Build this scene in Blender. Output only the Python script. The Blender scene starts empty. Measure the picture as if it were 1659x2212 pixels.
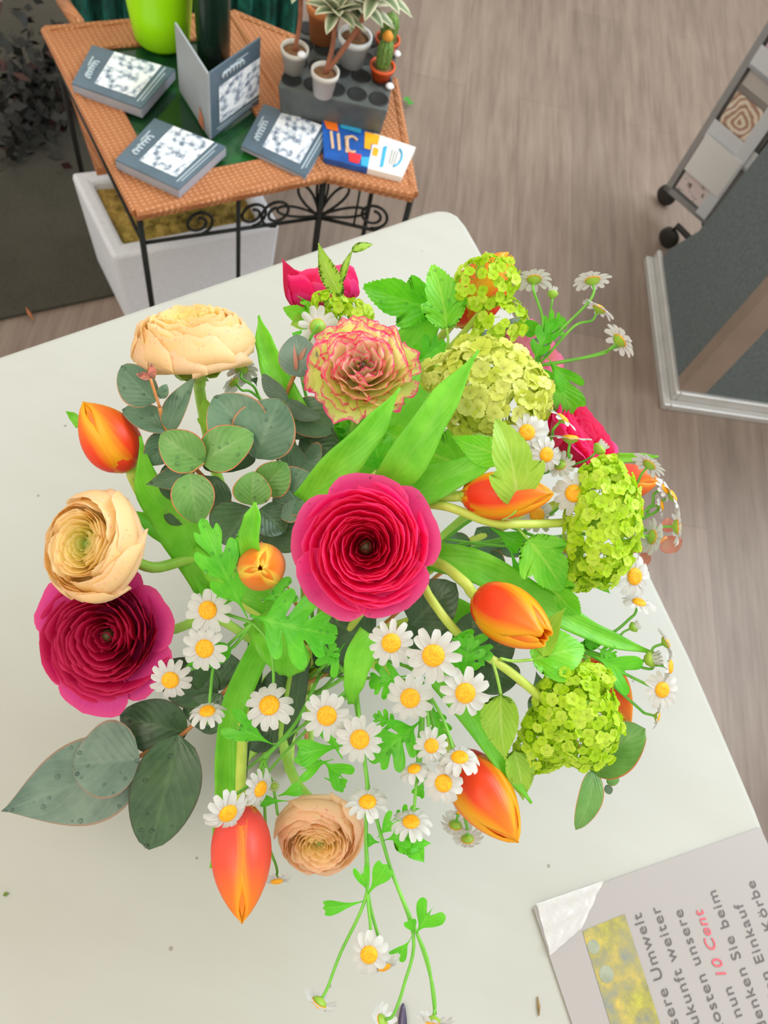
import bpy, math, random
from mathutils import Vector, Matrix
rnd = random.Random(7)
PI = math.pi
scn = bpy.context.scene
COL = scn.collection

# ------------------------------------------------------------------ camera
F = 1700.0                      # focal length in pixels of a 1659 x 2212 frame
CX, CY = 829.5, 1106.0
CAM = Vector((0, 0, 1.42))
def _ray(px, py): return Vector(((px - CX) / F, -(py - CY) / F, -1.0))
_d = _ray(510, 1900).normalized()
_Z = -_d
_Y = (Vector((0, 0, -1)) - Vector((0, 0, -1)).dot(_Z) * _Z).normalized()
_X = _Y.cross(_Z)
RM = Matrix((_X, _Y, _Z))       # camera axes -> world axes
cam = bpy.data.objects.new('camera', bpy.data.cameras.new('camera'))
COL.objects.link(cam)
cam.matrix_world = Matrix.Translation(CAM) @ RM.to_4x4()
cam.data.sensor_fit = 'VERTICAL'
cam.data.sensor_height = 36.0
cam.data.sensor_width = 27.0
cam.data.lens = 36.0 * F / 2212.0
cam.data.clip_start = 0.01
cam.data.dof.use_dof = True
cam.data.dof.focus_distance = 0.46
cam.data.dof.aperture_fstop = 13.0
scn.camera = cam

# ------------------------------------------------------------------ light
scn.view_settings.view_transform = 'Standard'
scn.view_settings.look = 'None'
scn.view_settings.exposure = 0.38
scn.view_settings.gamma = 1.0
scn.view_settings.use_curve_mapping = False
world = bpy.data.worlds.new('shop_daylight')
scn.world = world
world.use_nodes = True
world.node_tree.nodes['Background'].inputs[0].default_value = (1.0, 0.96, 0.86, 1)
world.node_tree.nodes['Background'].inputs[1].default_value = 0.76
def area_light(name, loc, target, sx, sy, power, color):
    l = bpy.data.lights.new(name, 'AREA')
    l.shape = 'RECTANGLE'; l.size = sx; l.size_y = sy; l.energy = power; l.color = color
    o = bpy.data.objects.new(name, l); COL.objects.link(o)
    o.location = loc
    o.rotation_euler = (Vector(target) - Vector(loc)).to_track_quat('-Z', 'Y').to_euler()
    return o
area_light('ceiling_light', (0.5, 1.9, 2.9), (0.2, 1.1, 0.0), 1.6, 1.6, 3, (1.0, 0.985, 0.96))
area_light('window_light', (1.25, 1.75, 2.3), (0.1, 0.5, 0.7), 1.6, 1.4, 47, (0.80, 0.92, 1.0))

area_light('rear_fill_light', (-0.7, -0.5, 2.7), (-0.1, 0.2, 0.8), 1.2, 1.2, 12, (1.0, 0.90, 0.68))  # added warm fill from behind the camera, brightens the lower flowers and near tabletop

# ------------------------------------------------------------------ helpers
def U(px, py, d):               # pixel + distance along the optical axis -> point
    return CAM + RM @ (_ray(px, py) * d)
def H(px, py, z):               # pixel -> point on the horizontal plane z
    r = RM @ _ray(px, py)
    return CAM + r * ((z - CAM.z) / r.z)
def proj(P):
    q = RM.transposed() @ (Vector(P) - CAM)
    return CX + F * q.x / -q.z, CY - F * q.y / -q.z, -q.z
def lift(P, py):                # height on the vertical through P that is seen at row py
    lo, hi = 0.0, 1.3
    for _ in range(40):
        m = (lo + hi) / 2
        if proj((P[0], P[1], m))[1] > py: lo = m
        else: hi = m
    return lo
def CVW(a, b, c): return (RM @ Vector((a, b, c))).normalized()
def lin(c):
    c /= 255.0
    return c / 12.92 if c <= 0.04045 else ((c + 0.055) / 1.055) ** 2.4
def rgb(r, g, b): return (lin(r), lin(g), lin(b), 1.0)
def lerp(a, b, t): return a + (b - a) * t

class MB:
    def __init__(s): s.v = []; s.f = []; s.uv = []; s.ring = []
    def add(s, p, uv=(0, 0), ring=0.0):
        s.v.append(Vector(p)); s.uv.append(uv); s.ring.append(ring); return len(s.v) - 1
    def grid(s, rows, uvs=None, ring=0.0, closed=False):
        n = len(rows[0]); idx = []
        for j, r in enumerate(rows):
            idx.append([s.add(p, uvs[j][i] if uvs else (i / max(1, n - 1), j / max(1, len(rows) - 1)), ring) for i, p in enumerate(r)])
        for j in range(len(rows) - 1):
            for i in range(n if closed else n - 1):
                k = (i + 1) % n
                s.f.append((idx[j][i], idx[j][k], idx[j + 1][k], idx[j + 1][i]))
        return idx
    def tube(s, pts, rad, n=7, cap=True):
        pts = [Vector(p) for p in pts]
        if not isinstance(rad, (list, tuple)): rad = [rad] * len(pts)
        rows = []; ref = None
        for i, p in enumerate(pts):
            t = (pts[min(i + 1, len(pts) - 1)] - pts[max(i - 1, 0)]).normalized()
            if ref is None:
                ref = t.orthogonal().normalized()
            ref = (ref - ref.dot(t) * t).normalized()
            b = t.cross(ref)
            rows.append([p + (ref * math.cos(2 * PI * k / n) + b * math.sin(2 * PI * k / n)) * rad[i] for k in range(n)])
        idx = s.grid(rows, closed=True)
        if cap:
            s.f.append(tuple(reversed(idx[0]))); s.f.append(tuple(idx[-1]))
    def prism(s, poly, z0, z1):
        n = len(poly)
        a = [s.add((p[0], p[1], z0)) for p in poly]; b = [s.add((p[0], p[1], z1)) for p in poly]
        s.f.append(tuple(reversed(a))); s.f.append(tuple(b))
        for i in range(n):
            k = (i + 1) % n; s.f.append((a[i], a[k], b[k], b[i]))
    def ringprism(s, outer, inner, z0, z1):
        n = len(outer)
        A = [[s.add((p[0], p[1], z)) for p in q] for q, z in ((outer, z0), (outer, z1), (inner, z1), (inner, z0))]
        for i in range(n):
            k = (i + 1) % n
            for j in range(4):
                m = (j + 1) % 4
                s.f.append((A[j][i], A[j][k], A[m][k], A[m][i]))
    def box(s, c, ax, ay, az):
        c, ax, ay, az = Vector(c), Vector(ax), Vector(ay), Vector(az)
        i = [s.add(c + ax * x + ay * y + az * z) for z in (-1, 1) for y in (-1, 1) for x in (-1, 1)]
        for q in ((0, 2, 3, 1), (4, 5, 7, 6), (0, 1, 5, 4), (2, 6, 7, 3), (0, 4, 6, 2), (1, 3, 7, 5)):
            s.f.append(tuple(i[k] for k in q))
    def lathe(s, c, axis, prof, n=24, xref=None):
        axis = Vector(axis).normalized(); x = xref or axis.orthogonal().normalized(); y = axis.cross(x)
        rows = [[Vector(c) + axis * z + (x * math.cos(2 * PI * k / n) + y * math.sin(2 * PI * k / n)) * r for k in range(n)] for r, z in prof]
        return s.grid(rows, closed=True)
    def build(s, name, mat, parent=None, label=None, smooth=True, bevel=0.0, solid=0.0, sub=0):
        off = parent_origin(parent)
        me = bpy.data.meshes.new(name)
        me.from_pydata([tuple(v - off) for v in s.v], [], s.f)
        uvl = me.uv_layers.new(name='UVMap')
        for l in me.loops: uvl.data[l.index].uv = s.uv[l.vertex_index]
        if any(s.ring):
            a = me.attributes.new('ring', 'FLOAT', 'POINT')
            for i, r in enumerate(s.ring): a.data[i].value = r
        me.materials.append(mat)
        if smooth:
            for p in me.polygons: p.use_smooth = True
        o = bpy.data.objects.new(name, me); COL.objects.link(o)
        if parent: o.parent = parent
        if label: o['label'] = label
        if bevel:
            m = o.modifiers.new('bevel', 'BEVEL'); m.width = bevel; m.segments = 2; m.limit_method = 'ANGLE'
        if solid:
            m = o.modifiers.new('solid', 'SOLIDIFY'); m.thickness = solid; m.offset = 0
        if sub:
            m = o.modifiers.new('sub', 'SUBSURF'); m.levels = sub; m.render_levels = sub
        return o
def parent_origin(p):
    o = Vector((0, 0, 0))
    while p: o = o + p.location; p = p.parent
    return o
def empty(name, loc, label, cat, group=None):
    o = bpy.data.objects.new(name, None); COL.objects.link(o); o.location = loc
    o.empty_display_size = 0.02
    o['label'] = label; o['category'] = cat
    if group: o['group'] = group
    return o
def tag(o, label, cat, group=None):
    o['label'] = label; o['category'] = cat
    if group: o['group'] = group
    return o
def struct(o, label=None):
    o['kind'] = 'structure'
    if label: o['label'] = label
    return o
def catmull(pts, n=6):
    pts = [Vector(p) for p in pts]; P = [pts[0] * 2 - pts[1]] + pts + [pts[-1] * 2 - pts[-2]]; out = []
    for i in range(1, len(P) - 2):
        for k in range(n):
            t = k / n
            out.append(0.5 * ((2 * P[i]) + (-P[i - 1] + P[i + 1]) * t + (2 * P[i - 1] - 5 * P[i] + 4 * P[i + 1] - P[i + 2]) * t * t
                              + (-P[i - 1] + 3 * P[i] - 3 * P[i + 1] + P[i + 2]) * t ** 3))
    out.append(pts[-1]); return out
def inset(poly, d):             # poly: counter-clockwise list of 2D points
    n = len(poly); out = []
    for i in range(n):
        a, b, c = Vector(poly[i - 1][:2]), Vector(poly[i][:2]), Vector(poly[(i + 1) % n][:2])
        e1 = (b - a).normalized(); e2 = (c - b).normalized()
        n1 = Vector((-e1.y, e1.x)); n2 = Vector((-e2.y, e2.x))
        m = (n1 + n2); m = m / max(0.25, m.dot(n1))
        out.append(b + m * d)
    return out
def ccw(poly):
    a = sum(poly[i - 1][0] * poly[i][1] - poly[i][0] * poly[i - 1][1] for i in range(len(poly)))
    return poly if a > 0 else list(reversed(poly))

# ------------------------------------------------------------------ materials
class NT:
    def __init__(s, name):
        s.m = bpy.data.materials.new(name); s.m.use_nodes = True
        s.t = s.m.node_tree; s.b = s.t.nodes['Principled BSDF']; s.out = s.t.nodes['Material Output']
    def n(s, kind, **kw):
        x = s.t.nodes.new(kind)
        for k, v in kw.items(): setattr(x, k, v)
        return x
    def l(s, a, b): s.t.links.new(a, b)
    def val(s, node, **kw):
        for k, v in kw.items(): node.inputs[k].default_value = v
        return node
    def ramp(s, fac, stops, interp='LINEAR'):
        r = s.n('ShaderNodeValToRGB'); r.color_ramp.interpolation = interp
        e = r.color_ramp.elements
        while len(e) < len(stops): e.new(0.5)
        for i, (p, c) in enumerate(stops): e[i].position = p; e[i].color = c
        s.l(fac, r.inputs[0]); return r.outputs[0]
    def mix(s, fac, a, b, mode='MIX'):
        x = s.n('ShaderNodeMix', data_type='RGBA', blend_type=mode)
        for sock, v in ((x.inputs[0], fac), (x.inputs[6], a), (x.inputs[7], b)):
            if hasattr(v, 'links') or isinstance(v, bpy.types.NodeSocket): s.l(v, sock)
            else: sock.default_value = v
        return x.outputs[2]
    def math(s, op, a, b=0.0):
        x = s.n('ShaderNodeMath', operation=op)
        for sock, v in ((x.inputs[0], a), (x.inputs[1], b)):
            if isinstance(v, bpy.types.NodeSocket): s.l(v, sock)
            else: sock.default_value = v
        return x.outputs[0]
    def noise(s, scale, detail=3, vec=None, rough=0.55):
        x = s.n('ShaderNodeTexNoise'); x.inputs['Scale'].default_value = scale
        x.inputs['Detail'].default_value = detail; x.inputs['Roughness'].default_value = rough
        if vec is None:
            tc = s.n('ShaderNodeTexCoord'); vec = tc.outputs['Object']
        s.l(vec, x.inputs['Vector']); return x.outputs['Fac']
    def coord(s, which='Object', scale=(1, 1, 1), rot=(0, 0, 0), loc=(0, 0, 0)):
        tc = s.n('ShaderNodeTexCoord'); mp = s.n('ShaderNodeMapping')
        mp.inputs['Scale'].default_value = scale; mp.inputs['Rotation'].default_value = rot; mp.inputs['Location'].default_value = loc
        s.l(tc.outputs[which], mp.inputs['Vector']); return mp.outputs[0]
    def bump(s, h, strength=0.3, dist=0.001):
        b = s.n('ShaderNodeBump'); b.inputs['Strength'].default_value = strength; b.inputs['Distance'].default_value = dist
        s.l(h, b.inputs['Height']); s.l(b.outputs[0], s.b.inputs['Normal']); s.bumpout = b.outputs[0]
    def col(s, c):
        if isinstance(c, bpy.types.NodeSocket): s.l(c, s.b.inputs['Base Color'])
        else: s.b.inputs['Base Color'].default_value = c
    def translucent(s, c, fac):
        tr = s.n('ShaderNodeBsdfTranslucent'); mx = s.n('ShaderNodeMixShader'); mx.inputs[0].default_value = fac
        if isinstance(c, bpy.types.NodeSocket): s.l(c, tr.inputs[0])
        else: tr.inputs[0].default_value = c
        s.l(s.b.outputs[0], mx.inputs[1]); s.l(tr.outputs[0], mx.inputs[2]); s.l(mx.outputs[0], s.out.inputs[0])
def plain(name, c, rough=0.5, metal=0.0, var=0.12, scale=40, spec=0.5, bump=0.0):
    n = NT(name)
    f = n.noise(scale)
    dark = tuple(x * (1 - var) for x in c[:3]) + (1,); lite = tuple(min(1, x * (1 + var)) for x in c[:3]) + (1,)
    n.col(n.ramp(f, [(0.3, dark), (0.7, lite)]))
    n.b.inputs['Roughness'].default_value = rough; n.b.inputs['Metallic'].default_value = metal
    n.b.inputs['Specular IOR Level'].default_value = spec
    if bump: n.bump(f, bump, 0.002)
    return n.m

# ------------------------------------------------------------------ setting
PLANK = math.radians(103.5)
def floor_material():
    n = NT('oak_laminate')
    mp = n.coord('Object', rot=(0, 0, -PLANK), loc=(0, -0.059, 0))
    br = n.n('ShaderNodeTexBrick'); br.offset = 0.37; br.squash = 1.0
    n.l(mp, br.inputs['Vector'])
    n.val(br, **{'Scale': 1.0, 'Mortar Size': 0.0011, 'Brick Width': 1.25, 'Row Height': 0.155, 'Mortar Smooth': 0.3})
    br.inputs['Color1'].default_value = (0.42, 0.42, 0.42, 1); br.inputs['Color2'].default_value = (0.58, 0.58, 0.58, 1); br.inputs['Mortar'].default_value = (0.5, 0.5, 0.5, 1)
    st = n.n('ShaderNodeMapping'); st.inputs['Scale'].default_value = (1.6, 16, 1); n.l(mp, st.inputs[0])
    g1 = n.noise(2.2, 6, st.outputs[0], 0.6)
    st2 = n.n('ShaderNodeMapping'); st2.inputs['Scale'].default_value = (3.0, 60, 1); n.l(mp, st2.inputs[0])
    g2 = n.noise(2.0, 4, st2.outputs[0], 0.6)
    g3 = n.noise(3.0, 3, mp)
    f = n.math('ADD', n.math('MULTIPLY', g1, 0.55), n.math('MULTIPLY', g2, 0.25))
    f = n.math('ADD', f, n.math('MULTIPLY', g3, 0.2))
    c = n.ramp(f, [(0.34, rgb(110, 93, 82)), (0.5, rgb(132, 114, 102)), (0.66, rgb(148, 131, 118))])
    c = n.mix(0.6, c, br.outputs['Color'], 'OVERLAY')
    c = n.mix(n.math('MULTIPLY', br.outputs['Fac'], 0.45), c, rgb(90, 74, 64))
    n.col(c); n.b.inputs['Roughness'].default_value = 0.45
    n.bump(f, 0.1, 0.001)
    return n.m
m = MB(); m.prism([(-3, -1.5), (3, -1.5), (3, 4.6), (-3, 4.6)], -0.05, 0.0)
struct(m.build('floor', floor_material(), smooth=False))

# dark carpet runner on the left
m = MB()
cp = [H(0, 690, .004), H(272, 632, .004), H(300, 560, .004), H(150, 40, .004)]
a = cp[0]; d = (cp[0] - cp[1])
cp = [cp[0] + d * 1.2, cp[1] + (cp[1] - cp[0]) * 0.05, cp[1] + Vector((-0.5, 1.9, 0)), cp[0] + d * 1.2 + Vector((-0.5, 1.9, 0))]
m.prism(ccw([tuple(p[:2]) for p in cp]), 0.0, 0.008)
n = NT('dark_carpet'); f = n.noise(420, 2); f2 = n.noise(6, 3)
n.col(n.mix(0.5, n.ramp(f, [(0.3, rgb(42, 40, 33)), (0.7, rgb(84, 79, 67))]), n.ramp(f2, [(0.3, rgb(54, 51, 42)), (0.7, rgb(76, 71, 60))])))
n.b.inputs['Roughness'].default_value = 0.95; n.bump(f, 0.8, 0.003)
tag(m.build('carpet_runner', n.m, smooth=False), 'dark olive grey carpet laid on the plank floor left of the wicker stand', 'carpet')

# pillar clad in grey felt, aluminium base trim, wooden corner strip
PC = H(1440, 872, 0); PB = H(1403, 566, 0); PF = H(1659, 903, 0)
e1 = (PB - PC).normalized(); e1.z = 0
e2 = Vector((e1.y, -e1.x, 0))
if e2.dot(PF - PC) < 0: e2 = -e2
LB = (PB - PC).length
felt = NT('grey_felt'); f = felt.noise(160, 3); f2 = felt.noise(900, 1)
felt.col(felt.mix(0.4, felt.ramp(f, [(0.3, rgb(74, 84, 88)), (0.7, rgb(108, 117, 119))]), felt.ramp(f2, [(0.35, rgb(66, 75, 80)), (0.65, rgb(124, 132, 133))])))
felt.b.inputs['Roughness'].default_value = 0.95; felt.bump(f, 0.5, 0.002)
alu = plain('aluminium', rgb(196, 194, 192), 0.35, 0.35, 0.06, 20)
m = MB(); q = PC + (e1 + e2) * 0.012
lv = [(0.0, LB - .03), (0.07, LB - .035), (0.2, LB - .10), (0.62, LB - .13), (0.92, LB - .15)]      # the clad panel narrows upward at its far edge
A_ = [[m.add(p + Vector((0, 0, z))) for p in (q, q + e1 * w, q + e1 * w + e2 * .5, q + e2 * .5)] for z, w in lv]
for i in range(len(lv) - 1):
    for k in range(4): m.f.append((A_[i][k], A_[i][(k + 1) % 4], A_[i + 1][(k + 1) % 4], A_[i + 1][k]))
m.f.append(tuple(A_[-1])); m.f.append(tuple(reversed(A_[0])))
pillar = struct(m.build('wall_right', felt.m, smooth=False))
m = MB()
for (o0, w0, z1) in ((0.0, 0.012, 0.045), (-0.018, 0.018, 0.02)):
    A = PC + (e1 + e2) * o0
    m.prism(ccw([tuple(p[:2]) for p in (A, A + e1 * (LB - o0), A + e1 * (LB - o0) + e2 * w0, A + e2 * w0)]), 0, z1)
    m.prism(ccw([tuple(p[:2]) for p in (A + e2 * w0, A + e2 * w0 + e1 * w0, A + e2 * .52 + e1 * w0, A + e2 * .52)]), 0, z1)
struct(m.build('baseboard_right', alu, smooth=False, bevel=0.003))
wood_strip = plain('corner_wood', rgb(140, 122, 110), 0.55, 0, 0.1, 12)
m = MB(); q = PC + (e1 + e2) * 0.010
m.prism(ccw([tuple(p[:2]) for p in (q, q + e1 * .035, q + e1 * .035 + e2 * .004, q + e2 * .004 + e1 * .004, q + e2 * 0.062 + e1 * .004, q + e2 * 0.062)]), 0.045, 0.92)
struct(m.build('trim_1', wood_strip, smooth=False))

# white table
def tablepoly():
    T = 0.76
    left = H(0, 767, T); bl = H(920, 457, T); dl = (left - bl).normalized()
    pts = [bl + dl * 1.0]
    pts += [H(x, y, T) for x, y in ((700, 531), (860, 478), (915, 459), (945, 452), (970, 453), (990, 464), (1008, 486), (1030, 524), (1060, 579), (1100, 656),
                                    (1200, 845), (1300, 1036), (1406, 1239), (1493, 1418), (1570, 1595), (1636, 1750), (1665, 1826))]
    dr = (H(1665, 1826, T) - H(1570, 1595, T)).normalized()
    pts.append(pts[-1] + dr * 0.25)
    pts.append(pts[-1] - Vector((0.55, 0.45, 0)))
    pts.append(pts[0] + Vector((0.3, -0.45, 0)))
    return ccw([tuple(p[:2]) for p in pts])
TP = tablepoly()
n = NT('painted_table')
f1 = n.noise(5, 4); mp = n.coord('Object', scale=(5, 22, 1), rot=(0, 0, -math.radians(50))); f2 = n.noise(1.0, 4, mp)
vor = n.n('ShaderNodeTexVoronoi'); vor.inputs['Scale'].default_value = 34; tc = n.n('ShaderNodeTexCoord'); n.l(tc.outputs['Object'], vor.inputs['Vector'])
sp = n.math('MULTIPLY', n.math('LESS_THAN', vor.outputs['Distance'], 0.052), n.math('GREATER_THAN', n.noise(9, 3), 0.5))
c = n.ramp(n.math('ADD', n.math('MULTIPLY', f1, 0.6), n.math('MULTIPLY', f2, 0.4)), [(0.36, rgb(175, 174, 166)), (0.6, rgb(181, 181, 175))])
c = n.mix(n.math('MULTIPLY', sp, 0.6), c, rgb(112, 104, 88))
n.col(c); n.b.inputs['Roughness'].default_value = 0.5; n.bump(f2, 0.06, 0.001)
table = empty('table', (H(960, 600, .76).x, H(960, 600, .76).y, 0.0), 'white painted wooden table with a rounded corner carrying the bouquet', 'table')
m = MB(); m.prism(TP, 0.732, 0.76); m.build('tabletop', n.m, table, smooth=False, bevel=0.006)
leg_in = inset(TP, 0.09)
white_paint = plain('white_paint', rgb(232, 228, 220), 0.5, 0, 0.04, 10)
ctr = sum((Vector(p) for p in TP), Vector((0, 0))) / len(TP)
def corner_leg(p):
    p = Vector(p); q = p + (ctr - p).normalized() * 0.13
    m = MB(); m.lathe((q.x, q.y, 0), (0, 0, 1), [(0.0, 0), (0.02, 0), (0.028, 0.5), (0.03, 0.732), (0.0, 0.732)], 12)
    m.build('leg', white_paint, table)
for p in (max(TP, key=lambda p: p[1]), max(TP, key=lambda p: p[0]), min(TP, key=lambda p: p[1]), min(TP, key=lambda p: p[0])): corner_leg(p)

# ------------------------------------------------------------------ wicker stand
ZW = 0.5
wk = NT('wicker')
mp = wk.coord('Object', rot=(0, 0, math.radians(-50)))
wv = wk.n('ShaderNodeTexWave'); wv.wave_type = 'BANDS'; wv.bands_direction = 'X'
wk.val(wv, **{'Scale': 34.0, 'Distortion': 1.2, 'Detail': 2.0, 'Detail Scale': 3.0}); wk.l(mp, wv.inputs['Vector'])
wv2 = wk.n('ShaderNodeTexWave'); wv2.bands_direction = 'Y'; wk.val(wv2, **{'Scale': 46.0, 'Distortion': 1.0}); wk.l(mp, wv2.inputs['Vector'])
f = wk.math('MULTIPLY', wv.outputs['Fac'], wv2.outputs['Fac'])
c = wk.ramp(wk.math('ADD', wk.math('MULTIPLY', f, 0.7), wk.math('MULTIPLY', wk.noise(30, 3), 0.3)),
            [(0.0, rgb(158, 94, 52)), (0.4, rgb(188, 122, 76)), (0.9, rgb(212, 152, 106))])
wk.col(c); wk.b.inputs['Roughness'].default_value = 0.6; wk.bump(f, 0.6, 0.003)
WICK = wk.m
IRON = plain('black_iron', rgb(30, 32, 30), 0.45, 0.5, 0.2, 30)
gl = NT('green_glass'); f = gl.noise(7, 3)
gl.col(gl.ramp(f, [(0.35, rgb(18, 34, 28)), (0.6, rgb(24, 62, 34)), (0.75, rgb(36, 110, 40))]))
gl.b.inputs['Roughness'].default_value = 0.12
def Q(pts, z=ZW): return ccw([tuple(H(x, y, z)[:2]) for x, y in pts])
left_poly = Q(((97, 62), (293, 456), (703, 374), (500, 28)))
right_poly = Q(((503, 26), (706, 374), (895, 417), (852, 172)))
st0 = H(480, 250, 0)
stand = empty('wicker_stand', (st0.x, st0.y, 0), 'two-winged wicker and black iron stand on the plank floor behind the white table', 'stand')
def wing(poly):
    m = MB(); inn = inset(poly, 0.052)
    m.ringprism(poly, inn, ZW - 0.02, ZW)
    for ring_, r in ((poly, 0.008), (inn, 0.005)):
        p = [Vector((q[0], q[1], ZW - 0.004)) for q in ring_]
        for i in range(len(p)): m.tube([p[i], p[(i + 1) % len(p)]], r, 8)
    m.build('wicker_rim', WICK, stand, smooth=False)
    m = MB(); m.prism(inset(poly, 0.045), ZW - 0.016, ZW - 0.006); m.build('glass_panel', gl.m, stand, smooth=False)
wing(left_poly); wing(right_poly)
def leg(px, py, r=0.005):
    P = H(px, py, ZW - 0.02); m = MB(); m.tube([(P.x, P.y, 0.0), (P.x, P.y, ZW - 0.015)], r, 8); m.build('leg', IRON, stand); return P
L1 = leg(299, 458); L2 = leg(700, 380, 0.006); L3 = leg(889, 424); L4 = leg(112, 75); L5 = leg(848, 186); L6 = leg(504, 40)
def onedge(A, B, t, z): p = A.lerp(B, t); return Vector((p.x, p.y, z))
zb = lift(L2, 470)
zb1 = lift(L1, 525)
m = MB()
m.tube([(L1.x, L1.y, zb1), (L2.x, L2.y, zb1 + (zb - zb1))], 0.0032, 6)
m.build('stretcher', IRON, stand)
m = MB(); m.tube([(L2.x, L2.y, zb), (L3.x, L3.y, zb)], 0.0032, 6); m.build('stretcher', IRON, stand)
m = MB(); m.tube([(L1.x, L1.y, zb1), (L4.x, L4.y, zb1)], 0.0032, 6); m.build('stretcher', IRON, stand)
Pm = onedge(L1, L2, 0.52, 0); zm = lerp(zb1, zb, 0.52)
m = MB(); m.tube([(Pm.x, Pm.y, 0), (Pm.x, Pm.y, ZW - 0.02)], 0.004, 6); m.build('leg', IRON, stand)
# a fan of loops and scrolls between rim and stretcher
def scroll(A, B, t, z, r, turns=1.5, flip=1):
    ex = (B - A).normalized(); ex.z = 0; c = onedge(A, B, t, z); pts = []
    for k in range(30):
        s = k / 29; a = flip * s * turns * 2 * PI - PI / 2; rr = r * (1 - 0.62 * s)
        pts.append(c + ex * math.cos(a) * rr + Vector((0, 0, math.sin(a) * rr)))
    m = MB(); m.tube(pts, 0.0026, 6); m.build('scroll', IRON, stand)
def loop(A, B, ang, ln, w):
    ex = (B - A).normalized(); ex.z = 0; c = Vector((L2.x, L2.y, zb + .004)); pts = []
    dx = ex * math.sin(ang) + Vector((0, 0, math.cos(ang))); sx = ex * math.cos(ang) - Vector((0, 0, math.sin(ang)))
    for k in range(25):
        a = k / 24 * 2 * PI
        pts.append(c + dx * ln * (0.5 - 0.5 * math.cos(a)) + sx * w * math.sin(a) * (0.5 - 0.5 * math.cos(a)) ** 0.5)
    m = MB(); m.tube(pts, 0.0024, 6); m.build('scroll', IRON, stand)
hh = ZW - zb
for a_ in (0.5, 1.15): loop(L2, L3, a_, hh * 0.78, 0.013)
for a_ in (-0.5, -1.15): loop(L1, L2, a_, hh * 0.78, 0.013)
loop(L2, L3, 0.0, hh * 0.9, 0.012)
scroll(L2, L3, 0.62, zb + 0.031, 0.028); scroll(L1, L2, 0.74, zb + 0.031, 0.03, flip=-1); scroll(L1, L2, 0.6, zm + 0.026, 0.026)
scroll(L1, L2, 0.3, lerp(zb1, zb, .3) + 0.026, 0.026)
Pq = onedge(L2, L3, 0.42, 0)
m = MB(); m.tube([(Pq.x, Pq.y, zb), (Pq.x, Pq.y, ZW - .01)], 0.0022, 6); m.build('scroll', IRON, stand)
# lower wicker shelf seen past the left side
m = MB(); a = H(140, 168, 0.33); b = H(207, 365, 0.33); s_ = (b - a).normalized(); nn = Vector((-s_.y, s_.x, 0)) * -0.045
m.prism(ccw([tuple(p[:2]) for p in (a, b, b - nn, a - nn)]), 0.315, 0.33); m.build('lower_rim', WICK, stand, smooth=False)
m = MB(); a = H(133, 0, 0.36); b = H(170, 52, 0.44); m.tube([a, b], 0.012, 8); m.build('upright', WICK, stand)

# ------------------------------------------------------------------ foam box with moss
zt = 0.235
outer = Q(((152, 372), (243, 556), (606, 486), (520, 330)), zt)
fo = empty('foam_box', (H(380, 470, 0).x, H(380, 470, 0).y, 0), 'white foam box of moss on the floor under the wicker stand', 'box')
foam = plain('white_foam', rgb(222, 224, 232), 0.7, 0, 0.04, 120, bump=0.15)
cen = sum((Vector(p) for p in outer), Vector((0, 0))) / 4
base = [cen + (Vector(p) - cen) * 0.93 for p in outer]
inn = inset(outer, 0.03)
m = MB()
A = [[m.add((p[0], p[1], z)) for p in q] for q, z in ((base, 0.0), (outer, zt), (inn, zt), (inset(base, 0.03), 0.03))]
for i in range(4):
    k = (i + 1) % 4
    for j in range(3): m.f.append((A[j][i], A[j][k], A[j + 1][k], A[j + 1][i]))
m.f.append(tuple(reversed(A[0]))); m.f.append(tuple(A[3]))
m.build('box_body', foam, fo, smooth=False, bevel=0.008)
# moss
ms = NT('moss'); f = ms.noise(38, 5, rough=0.7); f2 = ms.noise(9, 2)
ms.col(ms.mix(f2, ms.ramp(f, [(0.3, rgb(130, 100, 46)), (0.5, rgb(206, 158, 84)), (0.7, rgb(240, 194, 116))]), ms.ramp(f, [(0.3, rgb(76, 86, 34)), (0.5, rgb(158, 152, 68)), (0.7, rgb(206, 190, 96))])))
ms.b.inputs['Roughness'].default_value = 0.95; ms.bump(f, 1.0, 0.02)
m = MB(); P = inset(outer, 0.027); N_ = 26; rows = []
for j in range(N_):
    row = []
    for i in range(N_):
        u, v = i / (N_ - 1), j / (N_ - 1)
        p = Vector(P[0]).lerp(Vector(P[1]), u).lerp(Vector(P[3]).lerp(Vector(P[2]), u), v)
        e = min(u, v, 1 - u, 1 - v)
        row.append((p.x, p.y, zt - 0.024 + 0.022 * min(1, e * 6) * rnd.random()))
    rows.append(row)
m.grid(rows); mo = m.build('moss', ms.m, None); tag(mo, 'brown and green moss filling the white foam box', 'moss'); mo['kind'] = 'stuff'

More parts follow.
